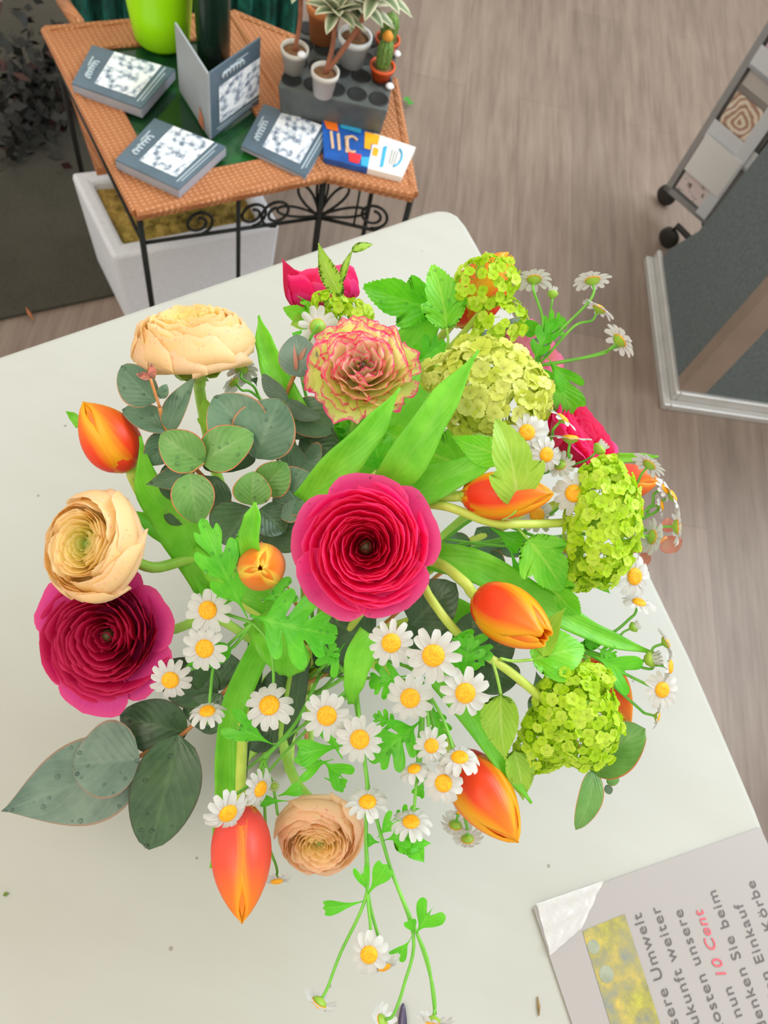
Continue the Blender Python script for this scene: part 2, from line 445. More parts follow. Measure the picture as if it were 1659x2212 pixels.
# ------------------------------------------------------------------ booklets
slate = plain('slate_cover', rgb(84, 102, 116), 0.4, 0, 0.12, 30)
pages = plain('page_block', rgb(162, 166, 178), 0.6, 0, 0.06, 60)
pr = NT('cover_picture'); mp = pr.coord('UV'); 
f = pr.noise(5.5, 5, mp, 0.65); vo = pr.n('ShaderNodeTexVoronoi'); vo.inputs['Scale'].default_value = 6.5; pr.l(mp, vo.inputs['Vector'])
pr.col(pr.ramp(pr.math('ADD', pr.math('MULTIPLY', f, 0.95), pr.math('MULTIPLY', vo.outputs['Distance'], 0.22)), [(0.47, rgb(104, 118, 138)), (0.55, rgb(190, 198, 210)), (0.66, rgb(244, 246, 250))]))
pr.b.inputs['Roughness'].default_value = 0.4
pale = plain('pale_print', rgb(176, 190, 200), 0.5, 0, 0.05, 30)
def sheet(m, A, B, C, D, u0, u1, v0, v1, lift_):     # sub-rectangle of quad A(0,0) B(1,0) C(1,1) D(0,1)
    def q(u, v): return A.lerp(B, u).lerp(D.lerp(C, u), v) + lift_
    i = [m.add(q(u0, v0), (0, 0)), m.add(q(u1, v0), (1, 0)), m.add(q(u1, v1), (1, 1)), m.add(q(u0, v1), (0, 1))]
    m.f.append(tuple(i))
def script(A, B, C, D, u0, u1, v0, v1, lift_, seed, parent, wdt=0.0011):
    r = random.Random(seed); pts = []; n_ = 34
    for k in range(n_):
        t = k / (n_ - 1)
        v = lerp(v0, v1, t); u = lerp(u0, u1, 0.5 + 0.5 * math.sin(t * 8 * PI) * (0.6 + 0.4 * r.random()))
        pts.append(A.lerp(B, u).lerp(D.lerp(C, u), v) + lift_)
    m = MB(); m.tube(pts, wdt, 5); m.build('title_script', pale, parent)
def cover(A, B, C, D, up, parent, seed):
    # A top-left, B top-right, C bottom-right, D bottom-left of the printed front
    m = MB(); sheet(m, A, B, C, D, 0.16, 0.99, 0.27, 0.84, up); m.build('cover_picture', pr.m, parent, smooth=False)
    m = MB()
    for (u0, u1, v0, v1) in ((0.10, 0.97, 0.885, 0.905), (0.14, 0.85, 0.93, 0.945)): sheet(m, A, B, C, D, u0, u1, v0, v1, up)
    m.build('caption_line', pale, parent, smooth=False)
    # handwritten title near the first edge
    pts = []; r = random.Random(seed)
    for k in range(40):
        t = k / 39; v = 0.15 + 0.05 * math.sin(t * 13 * PI) * (0.5 + r.random() * 0.6); u = lerp(0.22, 0.66, t) + 0.02 * math.cos(t * 13 * PI)
        pts.append(A.lerp(B, u).lerp(D.lerp(C, u), v) + up * 1.5)
    m = MB(); m.tube(pts, 0.0021, 5); m.build('title_script', pale, parent)
    m = MB(); sheet(m, A, B, C, D, 0.5, 0.74, 0.07, 0.09, up); m.build('caption_line', pale, parent, smooth=False)
def booklet(corners, th, label, seed):
    # corners: pixel corners of the top face: A (title edge, left), B, C, D
    zt = ZW + th
    A, B, C, D = [H(x, y, zt) for x, y in corners]
    o = empty('booklet', ((A.x + C.x) / 2, (A.y + C.y) / 2, ZW), label, 'booklet', 'slate booklets on the wicker stand')
    poly = ccw([tuple(p[:2]) for p in (A, B, C, D)])
    m = MB(); m.prism(poly, ZW + 0.0005, zt - 0.002); m.build('page_block', pages, o, smooth=False)
    m = MB(); m.prism(poly, zt - 0.002, zt); m.build('front_cover', slate, o, smooth=False)
    cover(A, B, C, D, Vector((0, 0, 0.0005)), o, seed)
    return o
booklet(((155, 180), (199, 97), (378, 149), (305, 234)), 0.018, 'thick slate-blue booklet with white picture nearest the lime green pot', 1)
booklet(((249, 345), (334, 255), (488, 316), (386, 409)), 0.018, 'thick slate-blue booklet with white picture on the front left corner of the wicker stand', 2)
booklet(((521, 315), (570, 224), (720, 279), (660, 382)), 0.008, 'slate-blue booklet with white picture overlapping the colourful candy pack', 3)
# the folded one standing upright
S0 = H(457, 300, ZW); Sl = H(391, 194, ZW); Sr = H(559, 223, ZW)
hS = lift(S0, 159) - ZW
o = empty('standing_card', (S0.x, S0.y, ZW), 'folded slate card standing upright and open behind the booklets', 'card')
up = Vector((0, 0, hS))
inner = plain('card_inside', rgb(158, 164, 170), 0.55, 0, 0.05, 20)
def panel(P, Q_, mat, nm, th=0.003):
    d = (Q_ - P); nrm = Vector((-d.y, d.x, 0)).normalized() * th
    m = MB(); m.prism(ccw([tuple(p[:2]) for p in (P, Q_, Q_ + nrm, P + nrm)]), ZW, ZW + hS); return m.build(nm, mat, o, smooth=False), nrm
panel(S0, Sl, inner, 'back_panel')
pnl, nr = panel(S0, Sr, slate, 'front_panel')
nrm = Vector((nr.y, -nr.x, 0)) * 0
toC = (CAM - S0); fn = Vector((nr.x, nr.y, 0)).normalized()
fn = fn if fn.dot(toC) > 0 else -fn
off_ = fn * (0.0035 if nr.dot(fn) > 0 else 0.0006)
cover(S0 + up + off_, Sr + up + off_, Sr + off_, S0 + off_, fn * 0.0004, o, 4)
m = MB(); A_ = Sl.lerp(S0, .66); pinkish = plain('card_photo', rgb(206, 128, 96), .5, 0, .2, 60)
dl = (S0 - Sl).normalized(); fl = Vector((-dl.y, dl.x, 0)); fl = fl if fl.dot(CAM - S0) > 0 else -fl
i = [m.add(A_ + fl * .004 + Vector((0, 0, z)) + dl * x) for x, z in ((0, 0.0), (0.02, 0.0), (0.02, 0.02), (0.006, 0.035))]; m.f.append(tuple(i)); m.build('printed_petal', pinkish, o, smooth=False)

# candy pack
A, B, C, D = [H(x, y, ZW + .012) for x, y in ((695, 249), (898, 318), (868, 382), (700, 340))]
o = empty('candy_pack', ((A.x + C.x) / 2, (A.y + C.y) / 2, ZW), 'blue, orange and white packet half under a slate booklet', 'packet')
def sub(u, v, z=0.0): return A.lerp(B, u).lerp(D.lerp(C, u), v) + Vector((0, 0, z))
white_card = plain('white_card', rgb(235, 232, 228), 0.5, 0, 0.03, 20)
blue = plain('blue_print', rgb(34, 88, 168), 0.4, 0, 0.25, 40); orange = plain('orange_print', rgb(248, 118, 30), 0.4); yellow_p = plain('amber_print', rgb(246, 172, 36), 0.4)
red_p = plain('red_print', rgb(238, 52, 62), 0.4); cyan_p = plain('cyan_print', rgb(60, 168, 214), 0.4); tan_p = plain('tan_print', rgb(222, 186, 150), 0.4)
def flat(pts, mat, nm, z):
    m = MB(); m.f.append(tuple(m.add(sub(u, v, z)) for u, v in pts)); m.build(nm, mat, o, smooth=False)
m = MB(); m.prism(ccw([tuple(sub(u, v)[:2]) for u, v in ((.56, 0), (1, 0), (1, 1), (.56, 1))]), ZW + .0005, ZW + .012); m.build('white_box', white_card, o, smooth=False)
m = MB(); m.prism(ccw([tuple(sub(u, v)[:2]) for u, v in ((0, 0), (.56, 0), (.56, 1), (0, 1))]), ZW + .0005, ZW + .0115); m.build('blue_box', blue, o, smooth=False)
flat(((.0, .05), (.16, .05), (.18, .28), (.05, .3)), orange, 'orange_patch', .0008); flat(((.2, .02), (.42, .02), (.42, .14), (.2, .16)), cyan_p, 'cyan_patch', .0008)
flat(((.46, .05), (.62, .02), (.62, .3), (.55, .32), (.55, .5), (.48, .5)), yellow_p, 'puzzle_tab', .0009)
flat(((.58, .4), (.64, .4), (.64, .62), (.58, .62)), yellow_p, 'puzzle_tab', .0009)
flat(((.3, .72), (.46, .7), (.44, .95), (.32, .95)), red_p, 'red_patch', .0008); flat(((.46, .75), (.56, .7), (.56, .98), (.47, .98)), cyan_p, 'cyan_patch', .0008)
for (u, w_) in ((.08, .03), (.16, .03), (.25, .04)): flat(((u, .35), (u + w_, .3), (u + w_ + .02, .72), (u + .02, .76)), tan_p, 'tan_letter', .001)
m = MB(); m.tube([sub(.34 + .07 * math.cos(a), .5 + .2 * math.sin(a), .001) for a in [PI * .3 + k * .35 for k in range(14)]], .0022, 6); m.build('tan_ring', tan_p, o)
flat(((.68, .3), (.72, .24), (.74, .86), (.70, .9)), cyan_p, 'cyan_bar', .0009)
m = MB(); m.tube([sub(.82 + .09 * math.cos(a), .5 + .3 * math.sin(a), .001) for a in [-1.2 + k * .2 for k in range(13)]], .0018, 6); m.build('cyan_arc', cyan_p, o)
grey_t = plain('grey_print', rgb(130, 134, 138), 0.5)
for k in range(3): flat(((.78 + .03 * k, .3), (.79 + .03 * k, .3), (.8 + .03 * k, .75), (.79 + .03 * k, .75)), grey_t, 'print_line', .0009)

# ------------------------------------------------------------------ lime pot, dark vase
lime = plain('lime_plastic', rgb(172, 248, 16), 0.3, 0, 0.04, 8)
c = H(351, 84, ZW); r0 = (H(411, 84, ZW) - c).length
o = empty('flower_pot', (c.x, c.y, ZW), 'bright lime green plastic pot standing on the wicker stand', 'pot')
m = MB(); m.lathe((c.x, c.y, ZW), (0, 0, 1), [(0, 0.001), (r0 * .9, 0.001), (r0, .008), (r0 * 1.12, .06), (r0 * 1.26, .14), (r0 * 1.32, .17), (r0 * 1.24, .17), (r0 * 1.2, .14), (0, .13)], 40)
m.build('pot_body', lime, o)
dg = plain('dark_green_glaze', rgb(26, 48, 38), 0.2, 0, 0.3, 20)
c = H(462, 128, ZW); r0 = .027
o = tag((lambda m: (m.lathe((c.x, c.y, ZW), (0, 0, 1), [(0, .001), (r0, .001), (r0 * 1.05, .05), (r0 * 1.1, .2), (r0 * .9, .24), (r0 * .8, .24), (0, .2)], 28), m.build('vase', dg, None))[1])(MB()), 'dark green glazed vase between the lime pot and the standing card', 'vase')
# dark teal cloth behind the stand
A = H(120, 6, 0.36); B = H(655, 70, 0.36); d = (B - A); nn = Vector((-d.y, d.x, 0)).normalized()
if nn.dot(A) < 0: nn = -nn
A += nn * .11; B += nn * .11
tl = NT('teal_cloth'); f = tl.noise(26, 4); tl.col(tl.ramp(f, [(0.3, rgb(8, 48, 42)), (0.55, rgb(12, 88, 76)), (0.75, rgb(34, 132, 114))])); tl.b.inputs['Roughness'].default_value = 0.9; tl.bump(f, .7, .006)
m = MB(); rows = []
for j in range(12):
    z = lerp(0.02, 0.62, j / 11)
    rows.append([A.lerp(B, i / 70) * 1.0 + nn * (0.02 * math.sin(i * .9 + 1.5 * math.sin(j * .5)) + .012 * math.sin(i * 2.3) + .05 * j / 11) + Vector((0, 0, z - A.z)) for i in range(71)])
m.grid(rows); tag(m.build('backdrop_cloth', tl.m, None, solid=.004), 'dark teal cloth hanging in folds behind the wicker stand', 'cloth')

# dark foliage heap at far left
blk = plain('dark_leaf', rgb(22, 22, 18), 0.6, 0, 0.5, 30); blk2 = plain('dark_red_leaf', rgb(58, 22, 16), 0.6, 0, 0.4, 30)
c = H(62, 95, .25)
o = empty('dark_wreath', (c.x, c.y, 0), 'blackish leafy branches left of the wicker stand', 'foliage')
for nm, mat, cnt in (('leaves', blk, 520), ('red_leaves', blk2, 40)):
    m = MB()
    for k in range(cnt):
        p = Vector((c.x + rnd.gauss(-.045, .035), c.y + rnd.gauss(0.03, .09), abs(rnd.gauss(.06, .07)) + .02))
        d = Vector((rnd.gauss(0, 1), rnd.gauss(0, 1), rnd.gauss(0.3, .6))).normalized() * rnd.uniform(.02, .045); s_ = d.orthogonal().normalized() * rnd.uniform(.006, .012)
        i = [m.add(p), m.add(p + d * .5 + s_), m.add(p + d), m.add(p + d * .5 - s_)]; m.f.append(tuple(i))
    m.build(nm, mat, o, smooth=False)
# ------------------------------------------------------------------ plant tray and little pots
ZT = ZW + .06
tray_mat = plain('black_plastic', rgb(84, 89, 88), 0.45, 0, 0.25, 30)
hole_mat = plain('tray_cell', rgb(24, 26, 26), 0.7, 0, 0.2, 30)
TC = [H(x, y, ZT) for x, y in ((600, 186), (838, 240), (862, 84), (650, 40))]
o = empty('plant_tray', (TC[0].lerp(TC[2], .5).x, TC[0].lerp(TC[2], .5).y, ZW), 'black plastic cell tray on the right wing of the wicker stand', 'tray')
poly = ccw([tuple(p[:2]) for p in TC]); cen = sum((Vector(p) for p in poly), Vector((0, 0))) / 4
m = MB(); low = [cen + (Vector(p) - cen) * .93 for p in poly]
a = [m.add((p[0], p[1], ZW + .001)) for p in low]; b = [m.add((p[0], p[1], ZT)) for p in poly]
m.f.append(tuple(reversed(a))); m.f.append(tuple(b))
for i in range(4): m.f.append((a[i], a[(i + 1) % 4], b[(i + 1) % 4], b[i]))
m.build('tray_body', tray_mat, o, smooth=False, bevel=.003)
def tq(u, v, z=0): return TC[0].lerp(TC[1], u).lerp(TC[3].lerp(TC[2], u), v) + Vector((0, 0, z))
cellr = (TC[1] - TC[0]).length / 5 * .43
for j in range(4):
    for i in range(5):
        p = tq((i + .5) / 5, (j + .5) / 4, .0006); m = MB()
        m.lathe(p, (0, 0, 1), [(0, 0.0), (cellr * .85, 0.0), (cellr, .0012), (cellr * 1.1, .0)], 18); m.build('cell', hole_mat, o)
soil = plain('soil', rgb(120, 84, 52), 0.9, 0, 0.4, 200)
potw = plain('pale_pot', rgb(206, 200, 192), 0.5, 0, 0.05, 20); potwhite = plain('white_pot', rgb(226, 226, 226), 0.4, 0, 0.03, 20); poto = plain('orange_pot', rgb(222, 84, 26), 0.5, 0, 0.1, 30)
def small_pot(px, py, r, h, mat, label, seat=ZT):
    zt = seat + h
    c = H(px, py, zt)
    o = empty('plant_pot', (c.x, c.y, seat), label, 'pot', 'little pots on the tray')
    m = MB(); m.lathe((c.x, c.y, seat), (0, 0, 1), [(0, .001), (r * .72, .001), (r * .95, h * .8), (r * 1.04, h * .8), (r * 1.06, h), (r * .92, h), (r * .88, h * .85)], 26); m.build('pot_body', mat, o)
    m = MB(); m.lathe((c.x, c.y, seat), (0, 0, 1), [(0, h * .9), (r * .5, h * .88), (r * .9, h * .84)], 20); m.build('soil', soil, o)
    return Vector((c.x, c.y, zt)), o
varie = NT('variegated_leaf'); mp = varie.coord('UV'); sx = varie.n('ShaderNodeSeparateXYZ'); varie.l(mp, sx.inputs[0])
e_ = varie.math('ABSOLUTE', varie.math('SUBTRACT', sx.outputs[0], .5))
varie.col(varie.ramp(e_, [(0.15, rgb(112, 128, 92)), (0.3, rgb(160, 166, 136)), (0.45, rgb(214, 208, 178))])); varie.b.inputs['Roughness'].default_value = .55
brown_stem = plain('brown_stem', rgb(150, 92, 66), .7, 0, .2, 60)
def rosette(P, par, hgt, n_, ln, w, lean=(0, 0)):
    top = P + Vector((lean[0], lean[1], hgt))
    m = MB(); m.tube(catmull([P, P.lerp(top, .5) + Vector((.004, 0, 0)), top], 5), .004, 6); m.build('stem', brown_stem, par)
    for k in range(n_):
        a = k * 2.4; el = lerp(.15, 1.2, (k / n_)); d = Vector((math.cos(a) * math.cos(el), math.sin(a) * math.cos(el), math.sin(el)))
        s_ = d.cross(Vector((0, 0, 1))).normalized(); n2 = s_.cross(d); rows = []
        for j in range(7):
            t = j / 6; ww = w * (math.sin(PI * min(1, t * .92 + .08)) ** .7); c = top + d * ln * t - Vector((0, 0, 1)) * ln * .35 * t * t * math.cos(el)
            rows.append([c + s_ * ww * x + n2 * abs(x) * ww * .35 for x in (-1, -.5, 0, .5, 1)])
        m = MB(); m.grid(rows); m.build('leaf', varie.m, par, solid=.0012)
P, po = small_pot(637, 103, .021, .04, potw, 'pale pot with a leggy variegated succulent at the back left of the tray'); rosette(P - Vector((0, 0, .006)), po, .09, 16, .045, .008, (-.005, .02))
P, po = small_pot(703, 152, .021, .042, potw, 'pale pot with a leggy variegated succulent at the front of the tray'); rosette(P - Vector((0, 0, .006)), po, .085, 18, .05, .009, (-.0, .02)); rosette(P - Vector((0, 0, .006)), po, .12, 20, .06, .01, (.05, .04))
P, po = small_pot(768, 75, .026, .05, potwhite, 'white pot with a variegated succulent at the back of the tray'); rosette(P - Vector((0, 0, .008)), po, .045, 22, .06, .011, (.0, .01))
P, po = small_pot(703, 8, .028, .06, plain('terracotta', rgb(214, 128, 70), .7, 0, .1, 20), 'terracotta pot at the very top edge behind the succulents', ZT)
cact = NT('cactus_skin'); f = cact.noise(300, 2); cact.col(cact.ramp(f, [(0.35, rgb(74, 118, 44)), (0.7, rgb(134, 160, 80))])); cact.b.inputs['Roughness'].default_value = .7
def cactus(px, py, r, h, label, cap=None):
    P, po = small_pot(px, py, .02, .024, poto, label); prof = [(r * .75, -.004)] + [(r * (.85 + .15 * math.sin(t * PI)) * math.cos(max(0, t - .6) / .4 * PI / 2 * .99) if t > .6 else r * (.85 + .15 * math.sin(t * PI)), h * t) for t in [k / 12 for k in range(13)]]
    m = MB(); rows = []
    for rr, z in prof: rows.append([P + Vector((math.cos(a) * rr * (1 + .1 * math.cos(9 * a)), math.sin(a) * rr * (1 + .1 * math.cos(9 * a)), z)) for a in [2 * PI * k / 54 for k in range(54)]])
    m.grid(rows, closed=True); m.build('cactus', cact.m, po)
    if cap: m = MB(); m.lathe(P + Vector((0, 0, h * .9)), (0, 0, 1), [(r * .7, 0), (r * .75, h * .08), (r * .4, h * .2), (0, h * .22)], 20); m.build('cap', cap, po)
cactus(827, 140, .012, .05, 'orange pot with a stubby green cactus topped in orange', plain('amber_cap', rgb(214, 140, 40), .7, 0, .2, 60))
cactus(838, 82, .014, .045, 'orange pot with a plain green cactus at the back right of the tray')
peb = plain('white_pebble', rgb(242, 242, 246), .5, 0, .03, 50)
for (x, y, lb) in ((857, 116, 'white pebble beside the capped cactus pot'), (842, 186, 'white pebble on the front right rim of the tray'), (652, 118, 'white pebble on the rim of the back left pale pot')):
    c = H(x, y, ZT + (.004 if x > 700 else .04)); m = MB(); m.lathe(c - Vector((0, 0, .004)), (0, 0, 1), [(0, 0), (.005, .001), (.0072, .004), (.005, .007), (0, .008)], 14); tag(m.build('pebble', peb), lb, 'pebble')
gfo = plain('green_foil', rgb(40, 150, 30), .4, 0, .3, 60)
c = H(770, 262, ZW + .008); m = MB()
for k in range(7):
    p = c + Vector((rnd.gauss(0, .014), rnd.gauss(0, .006), 0)); d = Vector((rnd.gauss(0, 1), rnd.gauss(0, 1), .4)).normalized() * .016; s_ = d.orthogonal().normalized() * .008
    m.f.append(tuple(m.add(q) for q in (p, p + d * .5 + s_, p + d, p + d * .5 - s_)))
tag(m.build('leaf_scraps', gfo), 'bright green leaf scraps between the black tray and the candy packet', 'leaf')
c = H(872, 218, .012); m = MB()
for dx, dy in ((0, 0), (.012, -.01)):
    p = c + Vector((dx, dy, 0)); m.f.append(tuple(m.add(q) for q in (p, p + Vector((.012, .006, .004)), p + Vector((.016, .018, .002)), p + Vector((0, .014, .004)))))
tag(m.build('leaf_scrap', gfo), 'small green leaf scrap on the floor right of the wicker stand', 'leaf')

# ------------------------------------------------------------------ card rack
K0 = H(1447, 396, .10); K0.z = 0
Kd = H(1502, 444, .10); Kd.z = 0
ed = (Kd - K0).normalized(); nr = Vector((-ed.y, ed.x, 0)); nr = nr if nr.dot(CAM - K0) > 0 else -nr
WR = 0.52
o = empty('card_rack', (K0.x, K0.y, 0), 'silver rolling card rack with clear pockets beside the grey felt pillar', 'rack')
silver = plain('silver_frame', rgb(160, 160, 162), 0.4, 0.4, .06, 20); clear = NT('clear_rail'); clear.col(rgb(206, 208, 214)); clear.b.inputs['Roughness'].default_value = .15
backing = plain('rack_backing', rgb(186, 178, 174), .6, 0, .05, 8); darkgreen = plain('dark_green_panel', rgb(34, 52, 46), .7, 0, .3, 20)
def rk(u, z, off=0.0): return K0 + ed * u + nr * off + Vector((0, 0, z))
def rbox(u0, u1, z0, z1, off, th, mat, nm, par=None):
    m = MB(); p = [rk(u0, 0, off), rk(u1, 0, off), rk(u1, 0, off + th), rk(u0, 0, off + th)]; m.prism(ccw([tuple(q[:2]) for q in p]), z0, z1); return m.build(nm, mat, par or o, smooth=False)
rbox(0, .016, .09, 0.95, -.012, .03, silver, 'upright'); rbox(WR, WR + .016, .09, 0.95, -.012, .03, silver, 'upright')
rbox(0, WR, .09, .105, -.012, .03, silver, 'bottom_rail')
rbox(.016, WR, .105, 0.95, -.012, .006, backing, 'back_panel')
for z in (.26, .44, .62, .80): rbox(.016, WR, z, z + .008, .0, .02, clear.m, 'pocket_rail'); rbox(.016, WR, z, z + .05, .018, .002, clear.m, 'pocket_lip')
rbox(.105, .135, .105, 0.95, -.005, .03, clear.m, 'divider'); rbox(.14, .2, .25, 0.95, -.005, .004, darkgreen, 'dark_strip')
for (u, w_) in ((.0, -.0), (.02, .06)):
    p0 = rk(u, 0, w_); 
ca = plain('castor_rubber', rgb(38, 34, 30), .6, 0, .2, 30)
def castor(P, top):
    c = o; m = MB(); m.lathe(Vector((P.x, P.y, .028)) - nr * .009, nr, [(0, 0), (.02, 0), (.027, .004), (.027, .014), (.02, .018), (0, .018)], 22); w = m.build('castor', ca, c)
    m = MB(); m.tube([Vector((P.x, P.y, .03)), Vector((P.x, P.y, .07)), top], .008, 8); m.build('castor_arm', ca, c)
p1 = H(1441, 420, .03); p2 = H(1446, 512, .03)
castor(p1, rk(.008, .095, 0)); castor(p2, Vector((p2.x, p2.y, .05)) + (PC - p2).normalized() * .0 + ed * .12 + Vector((0, 0, .01)))
m = MB(); m.tube([rk(.12, .095, 0), Vector((p2.x, p2.y, .06)) + ed * .12], .008, 8); m.build('foot_bar', ca, o)
# cards in the rack
rose = NT('rose_print'); mp = rose.coord('UV', loc=(-.5, -.5, 0)); gr = rose.n('ShaderNodeTexWave'); gr.wave_type = 'RINGS'; gr.rings_direction = 'Z'; rose.val(gr, **{'Scale': 1.9, 'Distortion': 11.0, 'Detail': 2.0}); rose.l(mp, gr.inputs['Vector'])
rose.col(rose.ramp(gr.outputs['Fac'], [(0.1, rgb(166, 130, 112)), (0.5, rgb(206, 180, 160)), (0.9, rgb(228, 214, 200))]))
pinkc = NT('pink_card'); f = pinkc.noise(5, 2, pinkc.coord('UV')); pinkc.col(pinkc.ramp(f, [(0.45, rgb(222, 214, 218)), (0.6, rgb(226, 168, 186))]))
ptc = NT('brown_pink_card'); f = ptc.noise(4, 2, ptc.coord('UV')); ptc.col(ptc.ramp(f, [(0.35, rgb(120, 92, 76)), (0.43, rgb(214, 204, 204)), (0.62, rgb(222, 198, 200))]))
wc = plain('white_greeting_card', rgb(218, 216, 216), .4, 0, .02, 10)
def gcard(u0, u1, pya, pyb, mat, label, off=.008):
    z0, z1 = lift(K0, pya), lift(K0, pyb); c = rk((u0 + u1) / 2, (z0 + z1) / 2, off); ez = Vector((0, 0, 1))
    m = MB(); m.box(c, ed * (u1 - u0) / 2, nr * .0008, ez * (z1 - z0) / 2)
    for k, v in enumerate(m.v): d = v - c; m.uv[k] = (d.dot(ed) / (u1 - u0) + .5, d.z / (z1 - z0) + .5)
    tag(m.build('greeting_card', mat, None, smooth=False), label, 'card', 'greeting cards in the silver rack')
gcard(.022, .125, 388, 335, ptc.m, 'pink and brown card in the lowest pocket of the silver rack', .012)
gcard(.020, .130, 345, 268, wc, 'plain white card in the silver rack, below the rose card', .026)
gcard(.024, .11, 268, 178, rose.m, 'card printed with a beige rose in the silver rack', .012)
gcard(.022, .105, 165, 100, backing, 'blank beige card above the rose card in the silver rack', .008)
gcard(.024, .115, 92, 20, pinkc.m, 'pale card with pink patches above the beige card in the silver rack', .012)
# ------------------------------------------------------------------ paper notice on the table
TZ = 0.76
Nn_ = [H(x, y, TZ) for x, y in ((1150, 1960), (1640, 1787), (1660, 1830), (1800, 2160), (1500, 2500), (1290, 2405))]
A = H(1150, 1960, TZ); ax = (H(1640, 1787, TZ) - A).normalized(); ay = (H(1235, 2212, TZ) - A).normalized()
notice = empty('notice', (A.x, A.y, TZ), 'laminated white paper notice with printed German text taped to the right corner of the table', 'notice')
paper = plain('paper', rgb(165, 159, 158), .35, 0, .02, 6); 
lenx = (H(1640, 1787, TZ) - A).length
B = A + ax * lenx; C = B + ay * .20; D = A + ay * .215
m = MB()
def seg(P, Q_, n_): return [P.lerp(Q_, k / n_) for k in range(n_)]
rows = []
for j in range(13):
    v = j / 12; rows.append([A.lerp(B, u / 12).lerp(D.lerp(C, u / 12), v) + Vector((0, 0, .0012 + .0005 * math.exp(-((u / 12) ** 2) * 60 - v * v * 60))) for u in range(13)])
m.grid(rows); m.build('paper', paper, notice, smooth=False, solid=.0006)
# inner frame for text: reading direction runs from D towards A
rd = (H(1375, 1975, TZ) - H(1455, 2212, TZ)).normalized(); ld = Vector((rd.y, -rd.x, 0))
if ld.dot(ax) < 0: ld = -ld
ink = plain('grey_ink', rgb(96, 92, 92), .6, 0, .05, 50); redink = plain('red_ink', rgb(214, 92, 106), .6, 0, .05, 50)
TEXT_STRETCH = 1.0
def text_line(body, px, py, size, mat, align='RIGHT', bold=0.0, shear=0.0):
    cu = bpy.data.curves.new('line', 'FONT'); cu.body = body; cu.size = size; cu.align_x = align; cu.offset = bold; cu.shear = shear; cu.space_character = 1.12
    t = bpy.data.objects.new('tmp_text', cu); COL.objects.link(t)
    bpy.context.view_layer.update()
    me = bpy.data.meshes.new_from_object(t.evaluated_get(bpy.context.evaluated_depsgraph_get()))
    w_ = max(v.co.x for v in me.vertices) - min(v.co.x for v in me.vertices)
    bpy.data.objects.remove(t); me.materials.clear(); me.materials.append(mat)
    P = H(px, py, TZ + .0021) - notice.location
    M_ = Matrix((rd, -ld, Vector((0, 0, 1)))).transposed().to_4x4(); M_.translation = P
    me.transform(M_ @ Matrix.Diagonal((TEXT_STRETCH, 1, 1, 1)))
    ob = bpy.data.objects.new('text_line', me); COL.objects.link(ob); ob.parent = notice
    return ob, w_
_t, _w = text_line('Umwelt', 1385, 1971, .0118, ink)
TEXT_STRETCH = (H(1385, 1971, TZ) - H(1410, 2122, TZ)).length / _w * .97
bpy.data.objects.remove(_t)
for body, px, py in (('für unsere Umwelt', 1385, 1971), ('in Zukunft weiter', 1424, 1957), ('die Kosten unsere', 1473, 1962), ('wir Ihnen nun', 1580, 2128),
                     ('Bitte denken Sie beim', 1546, 1920), ('den Einkauf', 1604, 1951), ('Körbe', 1629, 1900)):
    text_line(body, px, py, .0118, ink)
text_line('10 Cent', 1518, 1965, .0118, redink, bold=0.00012, shear=0.2)
pm = NT('moss_photo'); tcx = pm.coord('Object'); f = pm.noise(60, 5, tcx, .65); f2 = pm.noise(18, 2, tcx)
pm.col(pm.mix(pm.ramp(f2, [(.42, (0, 0, 0, 1)), (.6, (1, 1, 1, 1))]), pm.ramp(f, [(.3, rgb(120, 116, 96)), (.5, rgb(158, 152, 76)), (.7, rgb(196, 190, 70))]), pm.ramp(f, [(.3, rgb(128, 134, 128)), (.5, rgb(160, 150, 96)), (.7, rgb(206, 178, 84))])))
pm.b.inputs['Roughness'].default_value = .35
m = MB(); a, b = H(1256, 2011, TZ), H(1347, 1974, TZ); dn = (H(1424, 2212, TZ) - b).normalized()
m.f.append(tuple(m.add(p + Vector((0, 0, .0019))) for p in (a, b, b + dn * .13, a + dn * .13))); m.build('moss_photo', pm.m, notice, smooth=False)
ring = plain('photo_pale', rgb(150, 156, 136), .4, 0, .15, 90)
for (x, y, r) in ((1282, 2045, .005), (1310, 2104, .006)):
    c = H(x, y, TZ + .0021); m = MB(); m.lathe(c, (0, 0, 1), [(r, 0), (r * .5, .0002), (0, .0003)], 20); m.build('photo_pebble', ring, notice)
film = NT('clear_film'); film.col(rgb(238, 236, 236)); film.b.inputs['Roughness'].default_value = .12; film.b.inputs['Alpha'].default_value = .55
f = film.noise(70, 3); film.bump(f, .5, .004)
m = MB(); P = [H(x, y, TZ + .003) for x, y in ((1158, 1952), (1302, 1903), (1256, 2005), (1188, 2064))]; rows = []
for j in range(14):
    rows.append([P[0].lerp(P[1], i / 13).lerp(P[3].lerp(P[2], i / 13), j / 13) + Vector((0, 0, .0015 * abs(math.sin(i * .8 + j * .5)) + .001 * math.sin(j * 1.3))) for i in range(14)])
m.grid(rows); m.build('clear_tape', film.m, notice)

